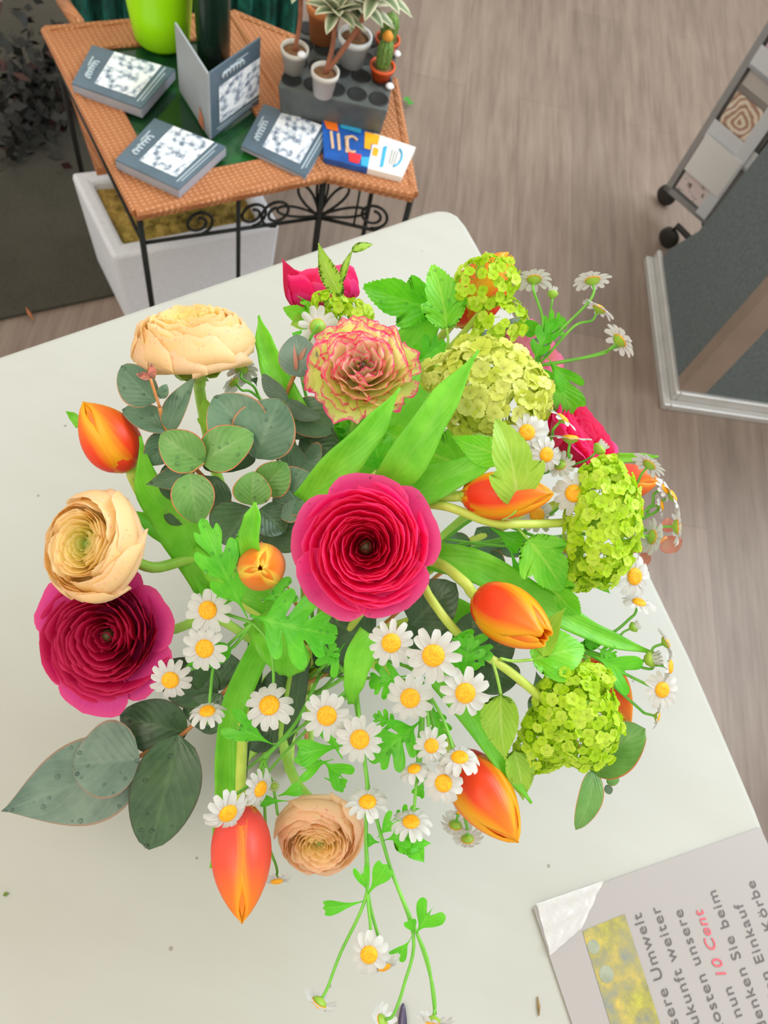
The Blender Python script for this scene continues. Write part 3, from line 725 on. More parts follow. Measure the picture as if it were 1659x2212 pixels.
# bits lying on the table
wood = plain('twig_wood', rgb(140, 112, 66), .8, 0, .3, 200)
m = MB(); m.tube([H(1161, 2153, TZ + .001), H(1164, 2175, TZ + .0012), H(1164, 2194, TZ + .001)], [.0005, .0011, .0005], 6); tag(m.build('twig', wood), 'tiny brown twig on the white table beside the paper notice', 'twig')
steel = plain('dark_steel', rgb(92, 84, 110), .3, .6, .1, 40)
m = MB(); a = H(871, 2168, TZ + .0035); b = H(868, 2300, TZ + .004); d = (b - a).normalized(); s_ = d.cross(Vector((0, 0, 1)))
rows = [[a.lerp(b, t) + s_ * w * x + Vector((0, 0, h * (1 - abs(x)))) for x in (-1, -.4, 0, .4, 1)] for t, w, h in ((0, .0002, .0005), (.08, .0014, .001), (.25, .0026, .0018), (.6, .0036, .002), (1, .0042, .002))]
m.grid(rows); rows2 = [[q - Vector((0, 0, .002)) for q in r] for r in rows]; m.grid(rows2); tag(m.build('knife', steel, None, solid=.0008), 'dark pointed blade tip on the table at the bottom edge', 'knife')
m = MB(); c = H(12, 1932, TZ + .001); ex = Vector((.004, .003, 0)); m.f.append(tuple(m.add(c + q) for q in (ex * -.4, Vector((.001, -.0012, .001)), ex * .5, Vector((-.001, .0014, .0008)))))
tag(m.build('leaf_scrap', plain('green_scrap', rgb(96, 122, 36), .6)), 'tiny green leaf scrap on the table at the left edge', 'leaf')
m = MB(); m.tube([H(56, 664, .012), H(64, 678, .014), H(72, 692, .011)], [.001, .004, .001], 6)
tag(m.build('dry_leaf', plain('dry_leaf_brown', rgb(176, 108, 66), .8, 0, .2, 90)), 'curled brown dry leaf at the edge of the dark carpet', 'leaf')

# ================================================================== the bouquet
FOOT = H(590, 1555, .76)
TIE = Vector((-0.010, 0.140, 0.872))
CNT = {}
def uvsplit(n):
    tc = n.n('ShaderNodeTexCoord'); sx = n.n('ShaderNodeSeparateXYZ'); n.l(tc.outputs['UV'], sx.inputs[0])
    return tc.outputs['UV'], sx.outputs[0], sx.outputs[1]
def edge(n, u): return n.math('MULTIPLY', n.math('ABSOLUTE', n.math('SUBTRACT', u, 0.5)), 2.0)
def streak(n, uv, sx_, sy_, sc=1.0):
    mp = n.n('ShaderNodeMapping'); mp.inputs['Scale'].default_value = (sx_, sy_, 1); n.l(uv, mp.inputs[0]); return n.noise(sc, 3, mp.outputs[0])
def petal_mat(name, ring_stops, rim, rim_amt, base, trans=0.25, freck=None, edgecol=None):
    n = NT(name); uv, u, v = uvsplit(n)
    at = n.n('ShaderNodeAttribute'); at.attribute_name = 'ring'
    c = n.ramp(at.outputs['Fac'], ring_stops)
    st = streak(n, uv, 26, 1.2)
    c = n.mix(n.math('MULTIPLY', st, 0.35), c, base)
    c = n.mix(n.ramp(v, [(0.1, (1, 1, 1, 1)), (0.6, (0, 0, 0, 1))]), c, base)
    rf = n.math('MULTIPLY', n.ramp(v, [(0.86, (0, 0, 0, 1)), (1.0, (1, 1, 1, 1))]), rim_amt)
    c = n.mix(rf, c, rim)
    if edgecol:
        e = n.math('MAXIMUM', v, edge(n, u)); wob = streak(n, uv, 9, 9); e = n.math('ADD', e, n.math('MULTIPLY', n.math('SUBTRACT', wob, .5), .34))
        c = n.mix(n.ramp(e, [(0.89, (0, 0, 0, 1)), (0.98, (1, 1, 1, 1))]), c, edgecol)
    if freck:
        fn = n.noise(420, 2); k = n.math('MULTIPLY', n.math('GREATER_THAN', fn, .66), n.ramp(v, [(0.55, (0, 0, 0, 1)), (0.9, (1, 1, 1, 1))]))
        c = n.mix(n.math('MULTIPLY', k, .45), c, freck)
    n.col(c); n.b.inputs['Roughness'].default_value = 0.5; n.b.inputs['Specular IOR Level'].default_value = 0.3
    n.bump(st, 0.25, 0.0008); n.translucent(c, trans); return n.m
MAG = petal_mat('magenta_petal', [(0.0, rgb(232, 14, 92)), (0.5, rgb(250, 20, 108)), (0.9, rgb(248, 32, 124)), (1.0, rgb(242, 56, 148))], rgb(255, 112, 172), .55, rgb(236, 8, 88), .48)
MAGD = petal_mat('wine_petal', [(0.0, rgb(210, 20, 82)), (0.55, rgb(214, 16, 84)), (0.88, rgb(220, 30, 106)), (1.0, rgb(226, 66, 156))], rgb(240, 90, 140), .5, rgb(170, 4, 60), .36)
PEACH = petal_mat('peach_petal', [(0.0, rgb(164, 210, 70)), (0.12, rgb(240, 240, 120)), (0.42, rgb(255, 238, 158)), (0.85, rgb(255, 228, 176)), (1.0, rgb(255, 222, 188))], rgb(255, 222, 196), .5, rgb(254, 236, 156), .45, rgb(244, 140, 140))
PEACH2 = petal_mat('warm_peach_petal', [(0.0, rgb(214, 214, 90)), (0.14, rgb(255, 238, 150)), (0.45, rgb(255, 238, 190)), (1.0, rgb(255, 222, 196))], rgb(255, 206, 190), .5, rgb(255, 234, 176), .48, rgb(244, 90, 130))
PICO = petal_mat('picotee_petal', [(0.0, rgb(190, 190, 100)), (0.15, rgb(252, 226, 206)), (0.4, rgb(252, 226, 200)), (0.7, rgb(244, 246, 170)), (1.0, rgb(236, 242, 140))], rgb(252, 200, 206), .25, rgb(240, 246, 160), .5, None, rgb(255, 84, 148))
PINKV = petal_mat('pink_white_petal', [(0.0, rgb(240, 170, 130)), (0.6, rgb(250, 170, 196)), (1.0, rgb(246, 130, 186))], rgb(250, 130, 190), .5, rgb(255, 236, 220), .35)
def green_mat(name, c1, c2, vein, rough=.42, trans=.25, margin=None, vein_amt=.5, droplets=False):
    n = NT(name); uv, u, v = uvsplit(n); e = edge(n, u)
    f = n.noise(60, 3)
    c = n.ramp(f, [(0.3, c1), (0.7, c2)])
    c = n.mix(n.math('MULTIPLY', n.ramp(e, [(0.02, (1, 1, 1, 1)), (0.10, (0, 0, 0, 1))]), vein_amt), c, vein)
    wv = n.n('ShaderNodeTexWave'); wv.bands_direction = 'DIAGONAL'; n.val(wv, **{'Scale': 2.6, 'Distortion': .6})
    cb = n.n('ShaderNodeCombineXYZ'); n.l(n.math('MULTIPLY', e, -.8), cb.inputs[0]); n.l(n.math('MULTIPLY', v, 1.6), cb.inputs[1]); n.l(cb.outputs[0], wv.inputs['Vector'])
    c = n.mix(n.math('MULTIPLY', n.ramp(wv.outputs['Fac'], [(0.86, (0, 0, 0, 1)), (1, (1, 1, 1, 1))]), vein_amt * .5), c, vein)
    if margin:
        c = n.mix(n.ramp(e, [(0.93, (0, 0, 0, 1)), (0.98, (1, 1, 1, 1))]), c, margin)
    n.col(c); n.b.inputs['Roughness'].default_value = rough; n.bump(n.math('ADD', wv.outputs['Fac'], f), .2, .0006)
    n.translucent(c, trans); return n.m
TULIPLEAF = green_mat('tulip_leaf', rgb(122, 212, 48), rgb(158, 234, 74), rgb(186, 242, 110), .4, .45, None, .15)
BRIGHT = green_mat('chamomile_leaf', rgb(72, 186, 18), rgb(112, 216, 38), rgb(150, 234, 84), .35, .36, None, .3)
VIBLEAF = green_mat('viburnum_leaf', rgb(100, 206, 30), rgb(146, 228, 56), rgb(186, 240, 104), .38, .4, None, .5)
OLIVE = green_mat('olive_leaf', rgb(146, 198, 52), rgb(176, 218, 74), rgb(204, 232, 124), .42, .4, None, .55)
EUC = green_mat('eucalyptus_leaf', rgb(76, 110, 84), rgb(102, 134, 104), rgb(126, 154, 122), .38, .1, rgb(186, 122, 84), .3)
EUCG = green_mat('eucalyptus_leaf_green', rgb(84, 136, 58), rgb(112, 160, 80), rgb(144, 176, 106), .36, .15, rgb(206, 110, 70), .3)
EUCB = green_mat('eucalyptus_leaf_grey', rgb(92, 116, 102), rgb(118, 140, 124), rgb(136, 154, 136), .42, .1, rgb(150, 120, 100), .3)
EUCD = green_mat('eucalyptus_leaf_dark', rgb(54, 84, 56), rgb(80, 110, 74), rgb(106, 134, 92), .34, .06, rgb(70, 72, 50), .3)
EUCR = green_mat('eucalyptus_leaf_red', rgb(206, 110, 96), rgb(180, 140, 116), rgb(210, 120, 100), .4, .15, rgb(200, 70, 60), .3)
def stemmat(name, c1, c2): 
    n = NT(name); f = n.noise(60, 3); n.col(n.ramp(f, [(0.3, c1), (0.7, c2)])); n.b.inputs['Roughness'].default_value = .45; return n.m
STEM = stemmat('green_stem', rgb(140, 196, 66), rgb(176, 218, 96)); STEMY = stemmat('yellow_green_stem', rgb(176, 198, 70), rgb(206, 222, 104)); STEMD = stemmat('thin_green_stem', rgb(90, 166, 46), rgb(124, 196, 66)); STEMR = stemmat('rust_stem', rgb(186, 116, 62), rgb(214, 146, 84))
CALYX = stemmat('calyx_green', rgb(120, 170, 44), rgb(170, 200, 74)); CENTRE = stemmat('dark_centre', rgb(44, 40, 16), rgb(90, 84, 34)); CENTREG = stemmat('green_centre', rgb(92, 140, 30), rgb(150, 180, 60))
GRP_R, GRP_T, GRP_V, GRP_C, GRP_E = 'ranunculus of the bouquet', 'tulips of the bouquet', 'green snowball viburnum of the bouquet', 'chamomile sprays of the bouquet', 'eucalyptus sprigs of the bouquet'

def down_to_foot(P, r):
    """points from P through the tie to a spread foot on the table"""
    h = Vector((P.x - TIE.x, P.y - TIE.y, 0)); h = h.normalized() if h.length > 1e-4 else Vector((1, 0, 0))
    a = rnd.uniform(-.5, .5); h = Vector((h.x * math.cos(a) - h.y * math.sin(a), h.x * math.sin(a) + h.y * math.cos(a), 0))
    t = TIE + Vector((rnd.gauss(0, .006), rnd.gauss(0, .006), rnd.gauss(0, .006))) + h * .006
    f = FOOT - h * rnd.uniform(.018, .042); f.z = .76 + r
    return [t, t.lerp(f, .5) + Vector((0, 0, -.004)), f]
def stem(parent, pts, r, mat=None, foot=True, name='stem', r2=None):
    P = [U(*p) if isinstance(p, tuple) else Vector(p) for p in pts]
    if foot:
        Q_ = down_to_foot(P[0], r); mid = P[-1].lerp(Q_[0], .55) + Vector((0, 0, .006)); P = P + [mid] + Q_
    for p in P: p.z = max(p.z, .76 + r * .98)
    S = catmull(P, 6); n = len(S); r2 = r2 or r
    m = MB(); m.tube(S, [lerp(r, r2, i / (n - 1)) for i in range(n)], 9); return m.build(name, mat or STEM, parent)
def frame(N, roll=0.0):
    N = Vector(N).normalized(); upc = RM @ Vector((0, 1, 0)); X = upc.cross(N)
    if X.length < 1e-3: X = RM @ Vector((1, 0, 0))
    X.normalize(); Y = N.cross(X)
    c, s = math.cos(roll), math.sin(roll)
    return X * c + Y * s, Y * c - X * s, N
def ranunculus(label, px, py, d, Rpx, nv, mat, seed, kind='open', rings=13, core=.80, guards=6, ruffle=.012, guardmat=None, centre=None, depth=.62, guard_r=1.0, sepals=5, stempts=None, stem_r=.0032, stem_mat=None, bulge=1.08, eye=.07, guard_z=-.12, dome=.12, var=.075, spiral=.11, expo=.45, guard_var=.07):
    r = random.Random(seed); S = Rpx / F * d; C = U(px, py, d); X, Y, N = frame(CVW(*nv), r.uniform(0, 6))
    base = C - N * depth * S
    o = empty('ranunculus', base, label, 'flower', GRP_R)
    def L(x, y, z): return C + (X * x + Y * y + N * z) * S
    def petal(m, th0, hw, rim, zt, rmax, ringv, tilt, lowedge, NU=10, NV=9, flare=None, wall=False):
        ph = [r.uniform(0, 6.28) for _ in range(4)]; rows = []; uvs = []
        for j in range(NV):
            w = j / (NV - 1); row = []; uvr = []
            for i in range(NU):
                u = 2 * i / (NU - 1) - 1
                a = th0 + u * hw * (0.55 + 0.45 * min(1, w * 2.2)) * (1 - .10 * max(0, w - .75) * 4 * abs(u) ** 2)
                wav = math.sin(u * 4 + ph[0]) + .6 * math.sin(u * 9 + ph[1]) + .4 * math.sin(u * 17 + ph[2])
                if flare is None:
                    if wall: rr = .07 + (rmax - .07) * math.sin(PI / 2 * min(1, w / .6)) if w < .6 else lerp(rmax, rim, ((w - .6) / .4) ** 1.4)
                    else: rr = .05 + (rim - .05) * w ** expo * (1 + .05 * math.sin(PI * w)) + .03 * max(0, w - .85) * (1 if rim > .3 else -1)
                    zz = -depth + (zt + depth) * w ** 1.12
                else:
                    rr = .07 + (flare - .07) * w ** .9; zz = -depth + (depth + zt) * math.sin(PI / 2 * w ** .75)
                    zz += .05 * math.sin(u * 3 + ph[3]) * w
                rr *= 1 + tilt * u * w
                rr += ruffle * wav * w ** 3; zz += ruffle * 1.2 * math.sin(u * 7 + ph[3]) * w ** 3
                e = max(0, abs(u) - .45) / .55
                if flare is None: zz -= lowedge * e ** 2 * w
                else: rr *= 1 - .16 * e ** 2.2 * w
                row.append(L(rr * math.cos(a), rr * math.sin(a), zz)); uvr.append((i / (NU - 1), w))
            rows.append(row); uvs.append(uvr)
        m.grid(rows, uvs, max(.001, ringv))
    m = MB(); th = r.uniform(0, 6)
    for k in range(rings):
        t = k / (rings - 1); rim = eye + (core - eye) * t ** .92
        npet = 3 + int(round(3.4 * t)); hw = PI / npet * 1.42
        zt = -.14 + .27 * math.sin(PI / 2 * min(1, t * 1.25)) - dome * t * t
        for q in range(npet):
            th += 2 * PI / npet * (1 + r.uniform(-.08, .08))
            petal(m, th, hw, rim * r.uniform(1 - var, 1 + var), zt + r.uniform(-.3, .3) * var, max(rim * lerp(1.02, bulge, t), .1), t * .9, spiral, .17, wall=(kind == 'cup' and t > .72))
        th += 2.4
    m.build('petal_rosette', mat, o)
    if kind == 'open':
        for q in range(guards):
            m = MB(); petal(m, th + q * 2 * PI / guards + r.uniform(-.15, .15), PI / guards * 1.28, 1, guard_z + r.uniform(-.05, .06), 1, 1.0, .03, 0, 14, 9, guard_r * r.uniform(1 - guard_var, 1 + guard_var)); m.build('outer_petal', guardmat or mat, o)
    elif kind == 'cup':
        for q in range(guards):
            m = MB(); petal(m, th + q * 2 * PI / guards + r.uniform(-.15, .15), PI / guards * 1.3, core * r.uniform(1.0, 1.06), -.02 - dome - r.uniform(0, .2), core * bulge * 1.03, 1.0, .04, .16, 12, 9, wall=True); m.build('outer_petal', guardmat or mat, o)
    m = MB(); m.lathe(C + N * (-.30 * S), N, [(.0, -.1 * S), (.10 * S, 0), (.085 * S, .08 * S), (.04 * S, .12 * S), (0, .13 * S)], 14); m.build('centre', centre or CENTRE, o)
    for q in range(sepals):
        a = q * 2 * PI / max(1, sepals) + r.uniform(-.2, .2); rows = []
        for j in range(5):
            t = j / 4; rr = .06 + .48 * t; w = .13 * math.sin(PI * (t * .85 + .12)) + .004
            c, s = math.cos(a), math.sin(a)
            rows.append([L(rr * c - w * x * s, rr * s + w * x * c, -depth - .05 + .22 * t * t - .12 * math.sin(t * PI) - .03 * abs(x)) for x in (-1, -.5, 0, .5, 1)])
        m = MB(); m.grid(rows); m.build('sepal', CALYX, o, solid=.0006)
    st = [base, base - N * .010] + [U(*p) for p in (stempts or [])]
    stem(o, st, stem_r, stem_mat or STEM)
    return o
def tulip(label, b, t, wpx, seed, mat, stempts=None, inner=.93, openness=0.0, stem_r=.0032, stem_mat=None, roll=0.0, blunt=.0):
    r = random.Random(seed); B_ = U(*b); T_ = U(*t); ax = T_ - B_; Ln = ax.length; N = ax.normalized()
    W = wpx / 2 / F * (b[2] + t[2]) / 2; X, Y, N = frame(N, roll)
    o = empty('tulip', B_, label, 'flower', GRP_T)
    for k in range(6):
        innerp = k % 2; th = k * PI / 3 + r.uniform(-.08, .08); m = MB(); rows = []; uvs = []; NU, NV = 13, 16
        hw0 = math.radians(72 if not innerp else 60); ph = r.uniform(0, 6)
        for j in range(NV):
            v = j / (NV - 1)
            if v < .40: pr_ = (1 - (1 - v / .40) ** 2.1) ** .55
            else: pr_ = lerp(1, math.cos((v - .40) / .60 * PI / 2) ** .72, 1 - openness * .5) if v < 1 else openness * .5
            pr_ = max(pr_, blunt * min(1, v * 3) * (1 - .35 * v) * (1 - v ** 7 * (1 - openness)) ** .5)
            ow = math.sin(PI * min(1, (v * .93 + .07))) ** .42 if v < .985 else (.5 if blunt > .5 else .12)
            row = []; uvr = []
            for i in range(NU):
                u = 2 * i / (NU - 1) - 1
                a = th + u * hw0 * ow
                rr = W * (pr_ * (inner if innerp else 1.0) + .05 * (1 - abs(u)) * pr_ + .03 * math.sin(3 * u + ph) * v)
                z = Ln * (v - .03 * innerp - .05 * u * u * v * v)
                row.append(B_ + (X * math.cos(a) + Y * math.sin(a)) * rr + N * z); uvr.append((i / (NU - 1), v))
            rows.append(row); uvs.append(uvr)
        m.grid(rows, uvs, .5); m.build('petal', mat, o, solid=.0007)
    m = MB(); m.lathe(B_ + N * Ln * .02, N, [(0, -.004), (W * .28, -.002), (W * .4, .003), (0, .006)], 14); m.build('receptacle', STEMY, o)
    stem(o, [B_ + N * .003, B_ - N * .006] + [U(*p) for p in (stempts or [])], stem_r, stem_mat or STEMY)
    return o
def tulip_mat(name, body, body2, yel, e0=.55):
    n = NT(name); uv, u, v = uvsplit(n); e = edge(n, u); st = streak(n, uv, 22, 1.0)
    c = n.ramp(v, [(0.0, yel), (0.12, body2), (0.55, body), (0.9, rgb(255, 146, 34)), (1.0, yel)])
    ee = n.math('ADD', e, n.math('ADD', n.math('MULTIPLY', n.math('SUBTRACT', st, .5), .4), n.math('MULTIPLY', v, .22)))
    c = n.mix(n.ramp(ee, [(e0, (0, 0, 0, 1)), (min(1, e0 + .42), (1, 1, 1, 1))]), c, yel)
    n.col(c); n.b.inputs['Roughness'].default_value = .36; n.bump(st, .2, .0008); n.translucent(c, .35); return n.m
TUL = tulip_mat('orange_tulip_petal', rgb(255, 84, 30), rgb(252, 66, 36), rgb(255, 190, 28), .47)
TULP = tulip_mat('coral_tulip_petal', rgb(255, 98, 70), rgb(255, 92, 88), rgb(255, 176, 40), .72)
TULO = tulip_mat('small_orange_tulip_petal', rgb(255, 160, 84), rgb(255, 172, 80), rgb(255, 222, 84), .7)

# ---- leaves
def fine(shape, teeth=0.0, seed=0):
    r = random.Random(seed); out = []
    for i in range(len(shape) - 1):
        a, b = shape[i], shape[i + 1]; out.append(a)
        if teeth:
            dx, dy = b[1] - a[1], b[2] - a[2]; ln = math.hypot(dx, dy); nx, ny = dy / (ln + 1e-6), -dx / (ln + 1e-6); k = max(1, int(ln / .09))
            for q in range(1, 2 * k):
                t = q / (2 * k); s = teeth * (1 if q % 2 else -.25) * r.uniform(.6, 1.2)
                out.append((lerp(a[0], b[0], t), max(.01, lerp(a[1], b[1], t) + nx * s), lerp(a[2], b[2], t) + .6 * s))
    out.append(shape[-1]); return out
ROUND = [(t, max(.01, math.sin(PI * min(1, t ** .8)) ** .62), t) for t in [k / 14 for k in range(15)]]
ROUND[0] = (0, .06, 0); ROUND[-1] = (1, .01, 1)
POINT = [(t, max(.01, math.sin(PI * t ** .60) ** (.75 if t < .33 else .75 + .65 * (t - .33))), t) for t in [k / 18 for k in range(19)]]
VIB = [(0, .02, 0), (.03, .26, -.02), (.08, .52, .04), (.13, .74, .14), (.18, .96, .28), (.21, 1.0, .40), (.26, .80, .42), (.33, .64, .44), (.42, .68, .56), (.5, .62, .66), (.6, .52, .74), (.72, .34, .86), (.86, .16, .95), (1, .01, 1)]
CHAM = [(0, .03, 0), (.1, .05, .14), (.17, .12, .2), (.2, .5, .28), (.24, .78, .40), (.28, .66, .48), (.34, .22, .42), (.4, .24, .46), (.45, .72, .58), (.5, .9, .72), (.55, .7, .78), (.6, .28, .68), (.66, .28, .72), (.7, .54, .86), (.76, .48, .95), (.82, .26, .91), (.92, .2, 1.0), (1, .02, 1.04)]
LOBE2 = [(0, .03, 0), (.15, .06, .2), (.3, .2, .36), (.42, .6, .56), (.5, .92, .8), (.55, .86, .96), (.6, .5, .96), (.68, .16, .74), (.8, .1, .72), (1, .02, .7)]
SPOON = [(0, .06, 0), (.2, .14, .22), (.4, .34, .42), (.6, .75, .64), (.75, .96, .82), (.85, .8, .96), (.92, .4, .93), (1, .05, .98)]
def smooth(sh):
    out = []; p = [(2 * sh[0][0] - sh[1][0], 2 * sh[0][1] - sh[1][1], 2 * sh[0][2] - sh[1][2])] + sh + [(2 * sh[-1][0] - sh[-2][0], 2 * sh[-1][1] - sh[-2][1], 2 * sh[-1][2] - sh[-2][2])]
    for i in range(1, len(p) - 2):
        for k in range(4):
            t = k / 4; q = [.5 * (2 * p[i][c] + (p[i + 1][c] - p[i - 1][c]) * t + (2 * p[i - 1][c] - 5 * p[i][c] + 4 * p[i + 1][c] - p[i + 2][c]) * t * t + (3 * p[i][c] - p[i - 1][c] - 3 * p[i + 1][c] + p[i + 2][c]) * t ** 3) for c in (0, 1, 2)]
            out.append((q[0], max(.01, q[1]), q[2]))
    return out + [sh[-1]]
CHAM, LOBE2, SPOON = smooth(CHAM), smooth(LOBE2), smooth(SPOON)
def leaf(parent, base, tip, wpx, shape, mat, roll=0.0, fold=.10, bend=.10, teeth=0.0, seed=None, name='leaf', curl=0.0, petiole=None, solid=0.0):
    B_ = U(*base) if isinstance(base, tuple) else Vector(base); T_ = U(*tip); ax = T_ - B_; Ln = ax.length; A_ = ax.normalized()
    mid = (B_ + T_) / 2; W = wpx / 2 / F * (tip[2] if not isinstance(base, tuple) else (base[2] + tip[2]) / 2)
    v = (CAM - mid).normalized(); S_ = A_.cross(v).normalized(); Nn = S_.cross(A_).normalized()
    c, s = math.cos(roll), math.sin(roll); S_, Nn = S_ * c + Nn * s, Nn * c - S_ * s
    seed = seed if seed is not None else rnd.randrange(9999); r = random.Random(seed); sh = fine(shape, teeth, seed)
    j1 = [r.uniform(.9, 1.1) for _ in range(4)]; ph = r.uniform(0, 6); rows = []; uvs = []; K = 4
    for (mm, x, y) in sh:
        row = []; uvr = []
        for i in range(-K, K + 1):
            q = i / K; aq = abs(q); xx = x * (1 if q >= 0 else j1[0]) * (1 if q == 0 else 1); yy = lerp(mm, y, aq) + (0 if q >= 0 else .0)
            z = fold * W * 2 * aq * x + bend * Ln * 4 * yy * (1 - yy) - curl * Ln * max(0, yy - .5) ** 2 + .03 * W * math.sin(yy * 11 + ph + q * 3) * aq
            row.append(B_ + A_ * Ln * yy + S_ * W * xx * q + Nn * z); uvr.append((.5 + .5 * q * (1 if x > .02 else 1), yy))
        rows.append(row); uvs.append(uvr)
    m = MB(); m.grid(rows, uvs); ob = m.build(name, mat, parent, solid=solid)
    if petiole: stem(parent, [B_] + [U(*p) for p in petiole], .0009, STEM, False, 'leaf_stalk')
    return ob
def strap(parent, pts, ws, mat=None, fold=.18, roll=0.0, name='leaf'):
    P = [U(*p) for p in pts]; C = catmull(P, 7); n = len(C); W = []
    for i in range(n):
        t = i / (n - 1) * (len(ws) - 1); k = min(int(t), len(ws) - 2); a = t - k; a = a * a * (3 - 2 * a)
        W.append(lerp(ws[k], ws[k + 1], a) / 2 / F * lerp(pts[min(k, len(pts) - 1)][2], pts[min(k + 1, len(pts) - 1)][2], a))
    rows = []; uvs = []
    for i, p in enumerate(C):
        T = (C[min(i + 1, n - 1)] - C[max(i - 1, 0)]).normalized(); v = (CAM - p).normalized(); S_ = T.cross(v).normalized(); Nn = S_.cross(T)
        rl = roll[0] + (roll[1] - roll[0]) * i / (n - 1) if isinstance(roll, tuple) else roll
        c, s = math.cos(rl), math.sin(rl); S_, Nn = S_ * c + Nn * s, Nn * c - S_ * s
        rows.append([p + S_ * W[i] * q + Nn * (fold * 2 * W[i] * abs(q) ** 1.3 + .02 * W[i] * math.sin(i * .7 + q * 2)) for q in (-1, -.7, -.35, 0, .35, .7, 1)])
        uvs.append([(.5 + .5 * q, i / (n - 1)) for q in (-1, -.7, -.35, 0, .35, .7, 1)])
    m = MB(); m.grid(rows, uvs); return m.build(name, mat or TULIPLEAF, parent, solid=.0007)

# ---- snowball viburnum
def floret_mat(name, c1, c2, c3):
    n = NT(name); uv, u, v = uvsplit(n); f = n.noise(90, 2); at = n.n('ShaderNodeAttribute'); at.attribute_name = 'ring'
    c = n.ramp(at.outputs['Fac'], [(0.1, c1), (0.5, c2), (0.95, c3)]); c = n.mix(n.math('MULTIPLY', f, .3), c, c1)
    n.col(c); n.b.inputs['Roughness'].default_value = .45; n.translucent(c, .4); return n.m
FLG = floret_mat('lime_floret', rgb(182, 222, 28), rgb(206, 236, 50), rgb(228, 246, 100)); FLY = floret_mat('pale_lime_floret', rgb(208, 220, 76), rgb(228, 234, 110), rgb(244, 246, 156))
def cluster(parent, px, py, d, rx, ry, nv, n_, fl, mat, seed, rot=0.0, cover=.62, squash=.75, name='flower_cluster', gaps=0.0):
    r = random.Random(seed); C = U(px, py, d); X, Y, N = frame(CVW(*nv), 0); c_, s_ = math.cos(rot), math.sin(rot)
    ix, iy = RM @ Vector((c_, s_, 0)), RM @ Vector((-s_, c_, 0)); iz = RM @ Vector((0, 0, 1))
    Rx, Ry, Rz = rx / F * d, ry / F * d, squash * min(rx, ry) / F * d; f0 = fl / 2 / F * d; m = MB()
    for k in range(n_):
        z = 1 - 2 * (k + .5) / n_ * cover * 1.25; z = max(-.95, z); a = k * 2.39996 + r.uniform(-.25, .25)
        q = math.sqrt(max(0, 1 - z * z)); dn = Vector((q * math.cos(a), q * math.sin(a), z))
        if r.random() < gaps: continue
        rr = r.uniform(.9, 1.06)
        P = C + (ix * dn.x * Rx + iy * dn.y * Ry + iz * dn.z * Rz) * rr
        nn = (ix * dn.x / Rx + iy * dn.y / Ry + iz * dn.z / Rz).normalized(); nn = (nn + Vector((r.gauss(0, .3), r.gauss(0, .3), r.gauss(0, .3)))).normalized()
        A_ = nn.orthogonal().normalized(); B_ = nn.cross(A_); ph = r.uniform(0, 6); f = f0 * r.uniform(.78, 1.15); tone = r.uniform(.05, 1)
        for p5 in range(5):
            aa = ph + p5 * 2 * PI / 5; e1_, e2_ = A_ * math.cos(aa) + B_ * math.sin(aa), B_ * math.cos(aa) - A_ * math.sin(aa); rows = []
            for t, w, h in ((.05, .06, -.1), (.3, .34, .02), (.6, .50, .1), (.86, .44, .10), (1.0, .16, .05)):
                rows.append([P + e1_ * f * t + e2_ * f * w * x + nn * f * (h + .12 * x * x) for x in (-1, 0, 1)])
            m.grid(rows, None, tone)
        m.tube([P - nn * f * .15, P - nn * min(Rx, Ry, Rz) * .55], f * .07, 4, False)
    core = MB(); core.lathe(C, iz, [(min(Rx, Ry) * .02, -Rz * .6), (min(Rx, Ry) * .45, -Rz * .3), (min(Rx, Ry) * .5, 0), (min(Rx, Ry) * .3, Rz * .4), (0, Rz * .5)], 12) if gaps < .05 else None
    if core.v: core.build('cluster_core', CALYX, parent)
    return m.build(name, mat, parent)

# ---- water drops
WATER = NT('water'); WATER.col((.9, .95, .95, 1)); WATER.b.inputs['Roughness'].default_value = .04; WATER.b.inputs['Transmission Weight'].default_value = 1.0; WATER.b.inputs['IOR'].default_value = 1.33; WATER = WATER.m
def drops(ob, n_, r0, seed=1):
    r = random.Random(seed); me = ob.data; m = MB(); off = parent_origin(ob.parent)
    for k in range(n_):
        p = me.polygons[r.randrange(len(me.polygons))]; nn = p.normal.copy(); c = p.center + off
        if nn.dot(CAM - c) < 0: nn = -nn
        rr = r0 * r.uniform(.5, 1.5); m.lathe(c, nn, [(rr, -.1 * rr), (rr * .9, .3 * rr), (rr * .55, .55 * rr), (0, .62 * rr)], 10)
    o = m.build('water_drops', WATER, ob.parent); o['kind'] = 'stuff'; return o
# ---- chamomile
def ray_mat():
    n = NT('white_ray'); uv, u, v = uvsplit(n); st = streak(n, uv, 8, .8); c = n.ramp(st, [(0.3, rgb(204, 202, 200)), (0.7, rgb(220, 219, 217))])
    n.col(c); n.b.inputs['Roughness'].default_value = .42; n.bump(st, .4, .0006); n.translucent(c, .25); return n.m
RAY = ray_mat()
def disc_mat():
    n = NT('yellow_disc'); vo = n.n('ShaderNodeTexVoronoi'); vo.inputs['Scale'].default_value = 11; tc = n.n('ShaderNodeTexCoord'); n.l(tc.outputs['Object'], vo.inputs['Vector'])
    n.col(n.ramp(vo.outputs['Distance'], [(0.1, rgb(250, 190, 14)), (0.7, rgb(244, 160, 4))])); n.b.inputs['Roughness'].default_value = .6; n.bump(n.math('SUBTRACT', 1.0, vo.outputs['Distance']), .35, .0006); return n.m
DISC = disc_mat()
